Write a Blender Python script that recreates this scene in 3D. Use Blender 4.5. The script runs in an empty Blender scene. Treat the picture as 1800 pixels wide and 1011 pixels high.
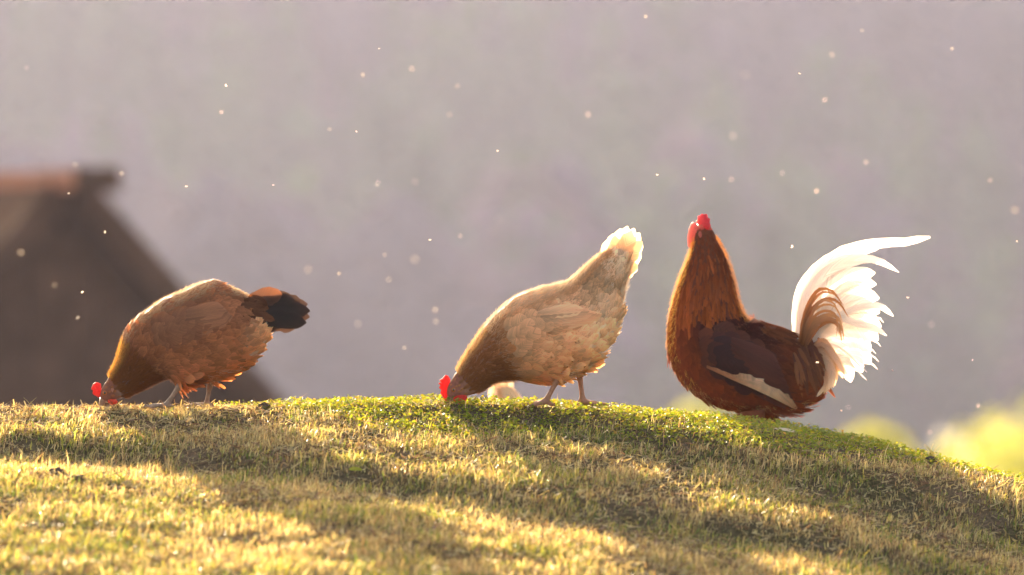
import bpy, bmesh, math, random
import numpy as np
from mathutils import Vector, Matrix
from mathutils.bvhtree import BVHTree

R = math.radians
rng = np.random.default_rng(11)
random.seed(5)
sc = bpy.context.scene
col = sc.collection

# ------------------------------------------------------------------ camera
CAM_D, CAM_Z, PPM = 15.0, 0.235, 870.0      # metres to the crest, lens height, photo pixels per metre there
cam_d = bpy.data.cameras.new('camera')
cam = bpy.data.objects.new('camera', cam_d); col.objects.link(cam)
cam.location = (0, -CAM_D, CAM_Z); cam.rotation_euler = (R(90), 0, 0)
cam_d.sensor_width = 36.0
cam_d.lens = 36.0 * CAM_D * PPM / 1800.0
cam_d.clip_start = 0.5; cam_d.clip_end = 3000
cam_d.dof.use_dof = True
cam_d.dof.focus_distance = CAM_D + 0.04
cam_d.dof.aperture_fstop = (cam_d.lens / 1000) / 0.068
sc.camera = cam

# ------------------------------------------------------------------ sky, sun, exposure
SUN_EL, SUN_AZ = 15.5, -13.0                 # azimuth measured from straight ahead, minus = left
w = bpy.data.worlds.new('World'); sc.world = w; w.use_nodes = True
wn = w.node_tree.nodes; wl = w.node_tree.links
sky = wn.new('ShaderNodeTexSky'); sky.sky_type = 'NISHITA'; sky.sun_disc = False
sky.sun_elevation = R(SUN_EL); sky.sun_rotation = R(SUN_AZ)
sky.air_density = 1.0; sky.dust_density = 3.0; sky.ozone_density = 1.0
wn['Background'].inputs[1].default_value = 0.12
wb = wn.new('ShaderNodeVectorMath'); wb.operation = 'MULTIPLY'; wb.inputs[1].default_value = (1.16, .97, .82)   # warm white balance
wl.new(sky.outputs[0], wb.inputs[0]); wl.new(wb.outputs[0], wn['Background'].inputs[0])
sl = bpy.data.lights.new('sun', 'SUN'); sl.energy = 5.0; sl.angle = R(0.5); sl.color = (1.0, 0.80, 0.55)
sun = bpy.data.objects.new('sun', sl); col.objects.link(sun)
to_sun = Vector((math.sin(R(SUN_AZ)) * math.cos(R(SUN_EL)), math.cos(R(SUN_AZ)) * math.cos(R(SUN_EL)), math.sin(R(SUN_EL))))
sun.rotation_euler = to_sun.to_track_quat('Z', 'Y').to_euler()
sc.view_settings.view_transform = 'Standard'; sc.view_settings.look = 'None'
sc.view_settings.gamma = 1.0; sc.view_settings.use_curve_mapping = False
sc.view_settings.exposure = 2.5
sc.render.engine = 'CYCLES'
cy = sc.cycles
cy.use_denoising = True
cy.max_bounces = 8; cy.diffuse_bounces = 4; cy.transmission_bounces = 6; cy.glossy_bounces = 2
cy.transparent_max_bounces = 8; cy.volume_bounces = 0
cy.sample_clamp_indirect = 6.0; cy.caustics_reflective = False; cy.caustics_refractive = False

# ------------------------------------------------------------------ helpers
def lerp_pts(pts, x):
    p = np.array(pts, float)
    return np.interp(x, p[:, 0], p[:, 1])

_N = np.random.default_rng(3).random((256, 256))
def vnoise(x, y, f=1.0, o=0):
    x = np.asarray(x, float) * f + 37.7 + o * 13.1; y = np.asarray(y, float) * f + 91.3 + o * 7.7
    xi = np.floor(x).astype(int); yi = np.floor(y).astype(int); fx = x - xi; fy = y - yi
    fx = fx * fx * (3 - 2 * fx); fy = fy * fy * (3 - 2 * fy)
    g = lambda a, b: _N[a % 256, b % 256]
    return (g(xi, yi) * (1 - fx) + g(xi + 1, yi) * fx) * (1 - fy) + (g(xi, yi + 1) * (1 - fx) + g(xi + 1, yi + 1) * fx) * fy
def fbm(x, y, f=1.0, o=0, n=3):
    s = 0; a = 0.5
    for k in range(n):
        s = s + a * vnoise(x, y, f * 2 ** k, o + 3 * k); a *= .5
    return s / (1 - .5 ** n)
def smooth(a, b, x):
    t = np.clip((np.asarray(x, float) - a) / (b - a), 0, 1); return t * t * (3 - 2 * t)

def link(o, parent=None):
    col.objects.link(o)
    if parent is not None: o.parent = parent
    return o
def tag(o, label=None, cat=None, group=None, kind=None):
    if label: o['label'] = label
    if cat: o['category'] = cat
    if group: o['group'] = group
    if kind: o['kind'] = kind
    return o
def empty(name, loc, rz=0.0):
    o = bpy.data.objects.new(name, None); o.empty_display_size = .05
    o.location = loc; o.rotation_euler = (0, 0, rz); return link(o)
def mesh_np(name, V, F, mat=None, parent=None, C=None, UV=None, smooth_shade=True):
    """V (n,3); F list of faces or (m,k) array; C (n,3) colours per vertex; UV (n,2) per vertex."""
    me = bpy.data.meshes.new(name)
    V = np.asarray(V, np.float32)
    if isinstance(F, np.ndarray):
        m, k = F.shape
        me.vertices.add(len(V)); me.vertices.foreach_set('co', V.ravel())
        me.loops.add(m * k); me.loops.foreach_set('vertex_index', F.astype(np.int32).ravel())
        me.polygons.add(m); me.polygons.foreach_set('loop_start', np.arange(m, dtype=np.int32) * k)
        me.polygons.foreach_set('loop_total', np.full(m, k, np.int32))
        me.update(calc_edges=True)
    else:
        me.from_pydata(V.tolist(), [], [list(f) for f in F]); me.update()
    if smooth_shade: me.polygons.foreach_set('use_smooth', np.ones(len(me.polygons), bool))
    if C is not None:
        a = me.color_attributes.new('tint', 'FLOAT_COLOR', 'POINT')
        a.data.foreach_set('color', np.concatenate([np.asarray(C, np.float32), np.ones((len(V), 1), np.float32)], 1).ravel())
    if UV is not None:
        li = np.zeros(len(me.loops), np.int32); me.loops.foreach_get('vertex_index', li)
        me.uv_layers.new(name='UVMap').data.foreach_set('uv', np.asarray(UV, np.float32)[li].ravel())
    if mat is not None: me.materials.append(mat)
    me.validate()
    o = bpy.data.objects.new(name, me)
    return link(o, parent)

# ------------------------------------------------------------------ materials
def new_mat(name):
    m = bpy.data.materials.new(name); m.use_nodes = True
    nt = m.node_tree; nt.nodes.clear()
    out = nt.nodes.new('ShaderNodeOutputMaterial')
    return m, nt, out
def N_(nt, kind, **kw):
    n = nt.nodes.new(kind)
    for k, v in kw.items(): setattr(n, k, v)
    return n
def leafy_mat(name, translucency=.4, rough=.6, spec=.3, tint_gain=(1, 1, 1), noise_scale=0, noise_amt=.3, barb=False, sheen=0):
    """tint attribute -> reflecting + light-passing thin sheet (blades, leaves, feathers)."""
    m, nt, out = new_mat(name)
    at = N_(nt, 'ShaderNodeAttribute', attribute_name='tint')
    colr = at.outputs['Color']
    if noise_scale:
        no = N_(nt, 'ShaderNodeTexNoise'); no.inputs['Scale'].default_value = noise_scale; no.inputs['Detail'].default_value = 3
        tc = N_(nt, 'ShaderNodeTexCoord'); nt.links.new(tc.outputs['Object'], no.inputs['Vector'])
        mr = N_(nt, 'ShaderNodeMapRange'); mr.inputs[3].default_value = 1 - noise_amt; mr.inputs[4].default_value = 1 + noise_amt
        nt.links.new(no.outputs['Fac'], mr.inputs[0])
        mx = N_(nt, 'ShaderNodeVectorMath', operation='SCALE'); nt.links.new(colr, mx.inputs[0]); nt.links.new(mr.outputs[0], mx.inputs['Scale'])
        colr = mx.outputs[0]
    p = N_(nt, 'ShaderNodeBsdfPrincipled')
    p.inputs['Roughness'].default_value = rough; p.inputs['Specular IOR Level'].default_value = spec
    if sheen:
        p.inputs['Sheen Weight'].default_value = sheen; p.inputs['Sheen Roughness'].default_value = .4
    nt.links.new(colr, p.inputs['Base Color'])
    tr = N_(nt, 'ShaderNodeBsdfTranslucent')
    g = N_(nt, 'ShaderNodeVectorMath', operation='MULTIPLY'); g.inputs[1].default_value = tint_gain
    nt.links.new(colr, g.inputs[0]); nt.links.new(g.outputs[0], tr.inputs['Color'])
    mix = N_(nt, 'ShaderNodeMixShader'); mix.inputs[0].default_value = translucency
    nt.links.new(p.outputs[0], mix.inputs[1]); nt.links.new(tr.outputs[0], mix.inputs[2])
    nt.links.new(mix.outputs[0], out.inputs['Surface'])
    if barb:
        uv = N_(nt, 'ShaderNodeUVMap', uv_map='UVMap')
        sep = N_(nt, 'ShaderNodeSeparateXYZ'); nt.links.new(uv.outputs[0], sep.inputs[0])
        ab = N_(nt, 'ShaderNodeMath', operation='ABSOLUTE'); nt.links.new(sep.outputs[0], ab.inputs[0])
        ma = N_(nt, 'ShaderNodeMath', operation='MULTIPLY_ADD'); ma.inputs[1].default_value = -.5
        nt.links.new(ab.outputs[0], ma.inputs[0]); nt.links.new(sep.outputs[1], ma.inputs[2])
        cb = N_(nt, 'ShaderNodeCombineXYZ'); nt.links.new(ma.outputs[0], cb.inputs[0])
        n2 = N_(nt, 'ShaderNodeTexNoise', noise_dimensions='3D'); n2.inputs['Scale'].default_value = 14; n2.inputs['Detail'].default_value = 4
        geo = N_(nt, 'ShaderNodeNewGeometry'); nt.links.new(geo.outputs['Random Per Island'], cb.inputs[1])
        nt.links.new(cb.outputs[0], n2.inputs['Vector'])
        bp = N_(nt, 'ShaderNodeBump'); bp.inputs['Strength'].default_value = .45; bp.inputs['Distance'].default_value = .003
        nt.links.new(n2.outputs['Fac'], bp.inputs['Height']); nt.links.new(bp.outputs[0], p.inputs['Normal'])
        mr = N_(nt, 'ShaderNodeMapRange'); mr.inputs[1].default_value = .3; mr.inputs[2].default_value = .7
        mr.inputs[3].default_value = .72; mr.inputs[4].default_value = 1.22
        nt.links.new(n2.outputs['Fac'], mr.inputs[0])
        sc_ = N_(nt, 'ShaderNodeVectorMath', operation='SCALE'); nt.links.new(colr, sc_.inputs[0]); nt.links.new(mr.outputs[0], sc_.inputs['Scale'])
        nt.links.new(sc_.outputs[0], p.inputs['Base Color']); nt.links.new(sc_.outputs[0], g.inputs[0])
    return m
def solid_mat(name, c, rough=.7, spec=.3, noise=0, amt=.3, sss=0, bump=0, attr=False, detail=4):
    m, nt, out = new_mat(name)
    p = N_(nt, 'ShaderNodeBsdfPrincipled'); p.inputs['Roughness'].default_value = rough; p.inputs['Specular IOR Level'].default_value = spec
    rgb = N_(nt, 'ShaderNodeRGB'); rgb.outputs[0].default_value = (*c, 1)
    src = rgb.outputs[0]
    if attr:
        at = N_(nt, 'ShaderNodeAttribute', attribute_name='tint'); src = at.outputs['Color']
    if noise:
        tc = N_(nt, 'ShaderNodeTexCoord'); no = N_(nt, 'ShaderNodeTexNoise'); no.inputs['Scale'].default_value = noise; no.inputs['Detail'].default_value = detail
        nt.links.new(tc.outputs['Object'], no.inputs['Vector'])
        mr = N_(nt, 'ShaderNodeMapRange'); mr.inputs[1].default_value = .25; mr.inputs[2].default_value = .75
        mr.inputs[3].default_value = 1 - amt; mr.inputs[4].default_value = 1 + amt
        nt.links.new(no.outputs['Fac'], mr.inputs[0])
        sv = N_(nt, 'ShaderNodeVectorMath', operation='SCALE'); nt.links.new(src, sv.inputs[0]); nt.links.new(mr.outputs[0], sv.inputs['Scale'])
        src = sv.outputs[0]
        if bump:
            bp = N_(nt, 'ShaderNodeBump'); bp.inputs['Strength'].default_value = .6; bp.inputs['Distance'].default_value = bump
            nt.links.new(no.outputs['Fac'], bp.inputs['Height']); nt.links.new(bp.outputs[0], p.inputs['Normal'])
    nt.links.new(src, p.inputs['Base Color'])
    if sss:
        p.inputs['Subsurface Weight'].default_value = sss
        p.inputs['Subsurface Radius'].default_value = (1, .25, .12); p.inputs['Subsurface Scale'].default_value = .008
    nt.links.new(p.outputs[0], out.inputs['Surface'])
    return m

M = {}
M['blade'] = leafy_mat('grass_blade', .5, .45, .35, (1.0, .95, .6))
M['leaf'] = leafy_mat('clover_leaf', .55, .55, .25, (1.35, 1.15, .4))
M['straw'] = leafy_mat('dry_straw', .35, .85, .08, (1.0, .9, .6))
M['feather'] = leafy_mat('feather', .52, .55, .25, (1.25, 1.05, .8), barb=True)
M['hackle'] = leafy_mat('hackle_feather', .45, .45, .18, (1.5, 1.1, .6), barb=True)
M['dark_feather'] = leafy_mat('dark_feather', .45, .9, .0, (1.3, 1.05, .7), barb=True)
M['down'] = leafy_mat('down', .55, .8, .1, (1.0, .95, .85))
M['tail_white'] = leafy_mat('white_feather', .55, .5, .25, (1, .97, .95), barb=True)
M['skin'] = solid_mat('bird_skin', (.4, .2, .1), .8, .08, noise=160, amt=.25, bump=.0012, attr=True)
M['comb'] = leafy_mat('comb_flesh', .4, .6, .25, (1.2, .9, .7), noise_scale=420, noise_amt=.45)
M['beak'] = solid_mat('beak_horn', (.24, .13, .075), .4, .4, noise=120, amt=.2)
M['eye'] = solid_mat('eye', (.02, .008, .004), .08, .6)
M['iris'] = solid_mat('iris', (.35, .10, .015), .2, .5)
M['foliage'] = leafy_mat('foliage', .5, .5, .3, (1.1, 1.1, .5))
M['far_foliage'] = leafy_mat('far_foliage', .2, 1.0, .0)
M['bark'] = solid_mat('bark', (.10, .07, .05), .9, .1, noise=6, amt=.4)
M['wood'] = solid_mat('weathered_wood', (.070, .036, .021), .95, .02, noise=4, amt=.35)
M['ridge'] = solid_mat('red_brown_wood', (.26, .085, .042), .75, .25, noise=5, amt=.25)
M['clod'] = solid_mat('soil_clod', (.075, .05, .035), .95, .1, noise=60, amt=.4, bump=.004)
M['insect'] = leafy_mat('insect_wing', .6, .4, .4)

def ground_mat():
    m, nt, out = new_mat('turf_soil')
    p = N_(nt, 'ShaderNodeBsdfPrincipled'); p.inputs['Roughness'].default_value = 1.0; p.inputs['Specular IOR Level'].default_value = 0.0
    geo = N_(nt, 'ShaderNodeNewGeometry')
    a = N_(nt, 'ShaderNodeTexNoise'); a.inputs['Scale'].default_value = 7; a.inputs['Detail'].default_value = 5
    b = N_(nt, 'ShaderNodeTexNoise'); b.inputs['Scale'].default_value = 120; b.inputs['Detail'].default_value = 4
    nt.links.new(geo.outputs['Position'], a.inputs['Vector']); nt.links.new(geo.outputs['Position'], b.inputs['Vector'])
    r = N_(nt, 'ShaderNodeValToRGB'); r.color_ramp.elements[0].position = .35; r.color_ramp.elements[0].color = (.075, .062, .028, 1)
    r.color_ramp.elements[1].position = .65; r.color_ramp.elements[1].color = (.125, .085, .050, 1)
    nt.links.new(a.outputs['Fac'], r.inputs[0])
    mr = N_(nt, 'ShaderNodeMapRange'); mr.inputs[1].default_value = .3; mr.inputs[2].default_value = .7; mr.inputs[3].default_value = .5; mr.inputs[4].default_value = 1.5
    nt.links.new(b.outputs['Fac'], mr.inputs[0])
    sv = N_(nt, 'ShaderNodeVectorMath', operation='SCALE'); nt.links.new(r.outputs[0], sv.inputs[0]); nt.links.new(mr.outputs[0], sv.inputs['Scale'])
    sx = N_(nt, 'ShaderNodeSeparateXYZ'); nt.links.new(geo.outputs['Position'], sx.inputs[0])
    fr = N_(nt, 'ShaderNodeMapRange'); fr.inputs[1].default_value = 180; fr.inputs[2].default_value = 300; nt.links.new(sx.outputs[1], fr.inputs[0])
    mxf = N_(nt, 'ShaderNodeMix', data_type='RGBA'); nt.links.new(fr.outputs[0], mxf.inputs[0]); nt.links.new(sv.outputs[0], mxf.inputs[6]); mxf.inputs[7].default_value = (.030, .036, .020, 1)   # leaf mould under the far wood
    nt.links.new(mxf.outputs[2], p.inputs['Base Color'])
    bp = N_(nt, 'ShaderNodeBump'); bp.inputs['Distance'].default_value = .006; nt.links.new(b.outputs['Fac'], bp.inputs['Height']); nt.links.new(bp.outputs[0], p.inputs['Normal'])
    nt.links.new(p.outputs[0], out.inputs['Surface'])
    return m
M['ground'] = ground_mat()

# ------------------------------------------------------------------ terrain
def X(px, y=0.0): return (px - 900.0) / PPM * (CAM_D + y) / CAM_D
def Z(py, y=0.0): return CAM_Z + (505.5 - py) / PPM * (CAM_D + y) / CAM_D

# the crest line of the knoll, then how the near side falls in long terraces
CREST = [(-900, 722), (0, 722), (300, 721), (450, 718), (600, 714), (780, 712), (900, 713), (1000, 718), (1100, 727), (1200, 736),
         (1300, 746), (1400, 757), (1500, 776), (1600, 802), (1700, 828), (1800, 850), (2200, 960), (3000, 1250)]
STEEP = [  # (px,row) centre line of a steeper bank shaped to cast a shadow band, half thickness in rows
    [(-600, 776, 18), (0, 787, 18), (150, 795, 20), (280, 804, 22), (450, 819, 22), (600, 838, 19), (750, 858, 17), (900, 880, 17), (1100, 902, 16), (1300, 932, 20), (1500, 968, 18), (1800, 1050, 15), (3000, 1400, 15)],
    [(560, 716, 0), (650, 718, 3), (750, 722, 8), (900, 730, 11), (1050, 752, 14), (1200, 788, 18), (1400, 830, 22), (1600, 880, 28), (1800, 930, 36), (3000, 1260, 40)],
]
NXT, NYT = 301, 401
tx = np.linspace(-3.0, 3.0, NXT); ty = -np.linspace(0, 4.0, NYT)
tab = np.zeros((NXT, NYT))
pxs = tx * PPM + 900
zc0 = Z(lerp_pts(CREST, pxs))
zc0 = np.convolve(np.pad(zc0, 6, mode='edge'), np.ones(13) / 13, 'valid')
tab[:, 0] = zc0
for j in range(1, NYT):
    y = ty[j - 1]; D = CAM_D + y
    pxc = tx / D * CAM_D * PPM + 900
    row = 505.5 - (tab[:, j - 1] - CAM_Z) / D * CAM_D * PPM
    pa = np.array(STEEP[0], float); ca = np.interp(pxc, pa[:, 0], pa[:, 1])
    lf = smooth(1000, 420, pxc)
    lowA = np.interp(pxc, [-600, 0, 250, 450, 600, 700], [785, 795, 815, 832, 858, 870])  # flatter step below the bank, shaped to shorten the hen's shadow
    base = .15 * smooth(.045, .0, y) - .125 * lf * smooth(lowA - 8, lowA + 4, row) * smooth(lowA + 48, lowA + 30, row) - .05 * (1 - lf) * np.exp(-((row - ca - 40) / 30) ** 2)
    base = np.where(row > 1030, .10, base)
    sl_ = base.copy()
    for band in STEEP:
        p = np.array(band, float)
        c = np.interp(pxc, p[:, 0], p[:, 1]) + 0; h = np.interp(pxc, p[:, 0], p[:, 2], left=0 if p[0, 2] == 0 else p[0, 2], right=0 if p[-1, 2] == 0 else p[-1, 2])
        k = np.where(h > 1.5, np.exp(-((row - c) / np.maximum(h, .5)) ** 2), 0)
        sl_ = sl_ + k * .46
    tab[:, j] = tab[:, j - 1] - sl_ * (ty[0] - ty[1])
for _ in range(2):   # soften along x
    tab = (np.roll(tab, 1, 0) + 2 * tab + np.roll(tab, -1, 0)) / 4 if _ < 0 else tab
    t2 = tab.copy(); t2[1:-1] = (tab[:-2] + 2 * tab[1:-1] + tab[2:]) / 4; tab = t2

def height(x, y):
    x = np.asarray(x, float); y = np.asarray(y, float)
    fx = np.clip((x + 3) / 6 * (NXT - 1), 0, NXT - 1.001); fy = np.clip(-y / 4.0 * (NYT - 1), 0, NYT - 1.001)
    i = fx.astype(int); j = fy.astype(int); a = fx - i; b = fy - j
    zf = (tab[i, j] * (1 - a) + tab[i + 1, j] * a) * (1 - b) + (tab[i, j + 1] * (1 - a) + tab[i + 1, j + 1] * a) * b
    zf = np.where(y < -4.0, zf - (-4.0 - y) * .10 * np.clip(1 + (y + 4.0) / 60, .3, 1), zf)
    yb = np.maximum(y, 0)
    back = .22 * np.maximum(yb - .14, 0) + .06 * np.minimum(yb, .14) * 0
    back = np.where(yb > 1.4, .2772 + .16 * (yb - 1.4), back)
    z = zf - back
    z = np.maximum(z, -4.0 - .3 * vnoise(x, y, .05)) if True else z
    z = z - 9 * smooth(85, 170, y)
    z = z + 76 * smooth(330, 760, y) * (0.9 + .25 * vnoise(x, y, .012))
    z = z - smooth(4, 60, np.abs(x)) * np.where(y < 100, 2.0, 0) * smooth(100, 20, y)
    near = np.exp(-(np.maximum(np.abs(x) - 3, 0) / 3) ** 2) * np.exp(-(np.maximum(np.abs(y) - 3, 0) / 3) ** 2)
    z = z + near * ((fbm(x, y, 9, 1) - .5) * .007 + (vnoise(x, y, 34, 4) - .5) * .005)
    return z

def axis(lo, hi, step, far_lo, far_hi, g=1.22):
    a = list(np.arange(lo, hi + step / 2, step)); s = step; v = hi
    while v < far_hi: s = min(s * g, 14.0); v += s; a.append(min(v, far_hi))
    s = step; v = lo; b = []
    while v > far_lo: s = min(s * g, 14.0); v -= s; b.append(max(v, far_lo))
    return np.array(b[::-1] + a)
gx = axis(-2.0, 2.0, .02, -320, 320); gy = axis(-3.4, 1.8, .02, -60, 980)
GX, GY = np.meshgrid(gx, gy, indexing='ij')
GZ = height(GX, GY)
nx, ny = GX.shape
idx = np.arange(nx * ny).reshape(nx, ny)
F = np.stack([idx[:-1, :-1], idx[1:, :-1], idx[1:, 1:], idx[:-1, 1:]], -1).reshape(-1, 4)
g = mesh_np('ground', np.stack([GX, GY, GZ], -1).reshape(-1, 3), F, M['ground'])
tag(g, 'grassy knoll and the valley ground running to the far hillside', 'ground', kind='structure')

# ------------------------------------------------------------------ grass, clover, straw
def srgb(r, g_, b): 
    c = np.array([r, g_, b]) / 255.0
    return np.where(c <= .04045, c / 12.92, ((c + .055) / 1.055) ** 2.4)
def clover_mask(x, y):
    """where the low leafy ground cover grows: the crown of the knoll, right of its middle"""
    D = CAM_D + y
    pxc = x / D * CAM_D * PPM + 900
    row = 505.5 - (height(x, y) - CAM_Z) / D * CAM_D * PPM
    low = lerp_pts([(300, 690), (520, 718), (640, 752), (760, 772), (900, 770), (1050, 764), (1250, 790), (1450, 806), (1600, 822), (1720, 832), (1800, 830)], pxc)
    m = smooth(10, -10, row - low + 26 * (fbm(x, y, 14, 5) - .5))
    m = np.where(y > 0, smooth(350, 620, pxc + 200 * (fbm(x, y, 6, 2) - .5)), m)
    return m * smooth(1900, 1650, pxc)

def scatter(n, x0, x1, y0, y1):
    return rng.uniform(x0, x1, n), rng.uniform(y0, y1, n)

def blades(name, x, y, L, W, bend, colr, mat, lean=.25, label=None, cat='grass', tipcol=None, z=None):
    n = len(x)
    z = height(x, y) - .003 if z is None else z
    az = rng.uniform(0, 2 * np.pi, n)
    s = np.stack([np.cos(az), np.sin(az), np.zeros(n)], -1)                 # width direction
    ba = rng.uniform(0, 2 * np.pi, n)
    bd = np.stack([np.cos(ba) * .8 + .35, np.sin(ba) * .8, np.zeros(n)], -1) * bend[:, None]  # bending direction
    p0 = np.stack([x, y, z], -1)
    up = np.array([0, 0, 1.0])
    p1 = p0 + up * (L * .5)[:, None] + bd * (L * lean)[:, None]
    hgt = np.sqrt(np.maximum(1 - (bend * .9) ** 2, .1))
    p2 = p0 + up * (L * hgt)[:, None] + bd * (L * .9)[:, None]
    V = np.stack([p0 - s * W[:, None] * .5, p0 + s * W[:, None] * .5, p1 - s * W[:, None] * .42, p1 + s * W[:, None] * .42, p2], 1)
    b = np.arange(n)[:, None] * 5
    T = np.concatenate([b + [0, 1, 3], b + [0, 3, 2], b + [2, 3, 4]], 0)
    tc = colr if tipcol is None else tipcol
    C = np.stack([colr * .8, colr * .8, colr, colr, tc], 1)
    o = mesh_np(name, V.reshape(-1, 3), T, mat, C=C.reshape(-1, 3))
    return tag(o, label, cat, kind='stuff')

straw_c = np.array([.62, .49, .25]); green_c = np.array([.17, .23, .045]); ylw_c = np.array([.44, .39, .085]); tan_c = np.array([.40, .25, .12])
def grass_field(n, x0, x1, y0, y1):
    x, y = scatter(n, x0, x1, y0, y1)
    keep = rng.random(n) > .86 * clover_mask(x, y)
    tuft = fbm(x, y, 11, 8, 2)
    keep &= rng.random(n) < .26 + 1.1 * smooth(.30, .62, tuft)
    x, y, tuft = x[keep], y[keep], tuft[keep]; n = len(x)
    near = smooth(-1.1, -2.4, y)                       # lower on the bank the grass is greener and longer
    g_ = np.clip(.32 + .30 * near + 1.5 * (fbm(x, y, 5, 21) - .5) + .8 * (vnoise(x, y, 20, 31) - .5), .04, .95)
    u = rng.random(n)
    c = np.where((u < g_)[:, None], np.where((rng.random(n) < .5)[:, None], green_c, ylw_c), np.where((rng.random(n) < .72)[:, None], straw_c, tan_c))
    c = c * rng.uniform(.55, 1.4, (n, 1)) * rng.uniform(.92, 1.08, (n, 3))
    L = (.011 + .006 * near + .016 * smooth(.35, .7, tuft) * rng.random(n) + .006 * rng.random(n)) * rng.uniform(.7, 1.25, n)
    L *= np.where(y > -.08, .65, 1)
    tall = rng.random(n) < .02
    L = np.where(tall, L * 1.7, L)
    W = rng.uniform(.0010, .0027, n) * (1 + .4 * near)
    bend = np.clip(rng.normal(.66, .36, n), .05, 1.1)
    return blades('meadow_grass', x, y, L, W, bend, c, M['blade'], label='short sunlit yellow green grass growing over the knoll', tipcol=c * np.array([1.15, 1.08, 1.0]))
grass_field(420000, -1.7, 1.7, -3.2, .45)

def thatch(n):
    x, y = scatter(n, -1.6, 1.6, -3.1, .3)
    keep = rng.random(n) > .9 * clover_mask(x, y); x, y = x[keep], y[keep]; n = len(x)
    az = rng.uniform(0, np.pi * 2, n); L = rng.uniform(.008, .024, n); W = rng.uniform(.0008, .0019, n)
    d = np.stack([np.cos(az), np.sin(az), rng.normal(.12, .25, n)], -1); s = np.stack([-np.sin(az), np.cos(az), rng.normal(0, .4, n)], -1)
    p = np.stack([x, y, height(x, y) + rng.uniform(.001, .008, n)], -1)
    V = np.stack([p - s * W[:, None], p + s * W[:, None], p + d * L[:, None] + s * W[:, None] * .6, p + d * L[:, None] - s * W[:, None] * .6], 1)
    c = np.where((rng.random(n) < .6)[:, None], straw_c * .9, np.array([.24, .145, .10])) * rng.uniform(.45, 1.2, (n, 1))
    F = np.arange(n * 4).reshape(n, 4)
    o = mesh_np('dry_thatch', V.reshape(-1, 3), F, M['straw'], C=np.repeat(c, 4, 0))
    tag(o, 'dry straw litter lying between the grass blades', 'straw', kind='stuff')
thatch(120000)

def clover(n):
    x, y = scatter(n, -.75, 1.25, -.8, .5)
    keep = rng.random(n) < clover_mask(x, y) * np.clip(.25 + 1.3 * smooth(.3, .55, fbm(x, y, 26, 41, 2)), 0, 1); x, y = x[keep], y[keep]; n = len(x)
    r = rng.uniform(.0018, .0042, n)
    hz = rng.uniform(.001, .016, n) * (.5 + fbm(x, y, 18, 12))
    c = np.stack([x, y, height(x, y) + hz], -1)
    nrm = np.stack([rng.normal(0, .55, n), rng.normal(-.1, .55, n), np.ones(n)], -1); nrm /= np.linalg.norm(nrm, axis=1)[:, None]
    a = np.cross(nrm, rng.normal(0, 1, (n, 3))); a /= np.linalg.norm(a, axis=1)[:, None]; b = np.cross(nrm, a)
    ring = []
    for k in range(6):
        t = k / 6 * 2 * np.pi; rr = r * (1.25 if k == 0 else .8 if k == 3 else 1)
        ring.append(c + a * (np.cos(t) * rr)[:, None] + b * (np.sin(t) * rr * .8)[:, None] + nrm * (.25 * r * abs(math.sin(t)))[:, None])
    V = np.stack(ring, 1)
    i0 = np.arange(n)[:, None] * 6
    F = np.concatenate([i0 + [0, 1, 2, 3], i0 + [0, 3, 4, 5]], 0)
    base = np.where((rng.random(n) < .65)[:, None], np.array([.17, .23, .022]), np.array([.27, .27, .025]))
    base = np.where((rng.random(n) < .06)[:, None], np.array([.35, .25, .10]), base) * rng.uniform(.6, 1.35, (n, 1))
    o = mesh_np('clover_cover', V.reshape(-1, 3), F, M['leaf'], C=np.repeat(base, 6, 0))
    tag(o, 'low small leaved green clover carpet on the crown of the knoll', 'clover', kind='stuff')
clover(95000)

# ------------------------------------------------------------------ birds
def catmull(P, n):
    P = np.asarray(P, float); m = len(P)
    d = np.concatenate([[0], np.cumsum(np.maximum(np.linalg.norm(np.diff(P[:, :2], axis=0), axis=1), 1e-6))])
    t = np.linspace(0, d[-1], n); out = np.zeros((n, P.shape[1]))
    for k, tt in enumerate(t):
        i = min(max(np.searchsorted(d, tt) - 1, 0), m - 2); u = (tt - d[i]) / (d[i + 1] - d[i])
        h = d[i + 1] - d[i]
        m0 = (P[i + 1] - P[i - 1]) / (d[i + 1] - d[i - 1]) * h if i > 0 else P[1] - P[0]
        m1 = (P[i + 2] - P[i]) / (d[i + 2] - d[i]) * h if i < m - 2 else P[-1] - P[-2]
        out[k] = (2 * u ** 3 - 3 * u ** 2 + 1) * P[i] + (u ** 3 - 2 * u ** 2 + u) * m0 + (-2 * u ** 3 + 3 * u ** 2) * P[i + 1] + (u ** 3 - u ** 2) * m1
    return out, t

def tube(path, radii, seg=10):
    V = []; F = []
    path = [Vector(p) for p in path]
    for k, p in enumerate(path):
        t = (path[min(k + 1, len(path) - 1)] - path[max(k - 1, 0)]).normalized()
        a = t.cross(Vector((0, 1, 0))); a = a.normalized() if a.length > .1 else t.cross(Vector((1, 0, 0))).normalized()
        b = t.cross(a)
        for q in range(seg):
            th = 2 * math.pi * q / seg
            V.append(p + (a * math.cos(th) + b * math.sin(th)) * radii[k])
    for k in range(len(path) - 1):
        for q in range(seg):
            F.append((k * seg + q, k * seg + (q + 1) % seg, (k + 1) * seg + (q + 1) % seg, (k + 1) * seg + q))
    F.append(tuple(range(seg))[::-1]); F.append(tuple(range((len(path) - 1) * seg, len(path) * seg)))
    return V, F

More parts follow.
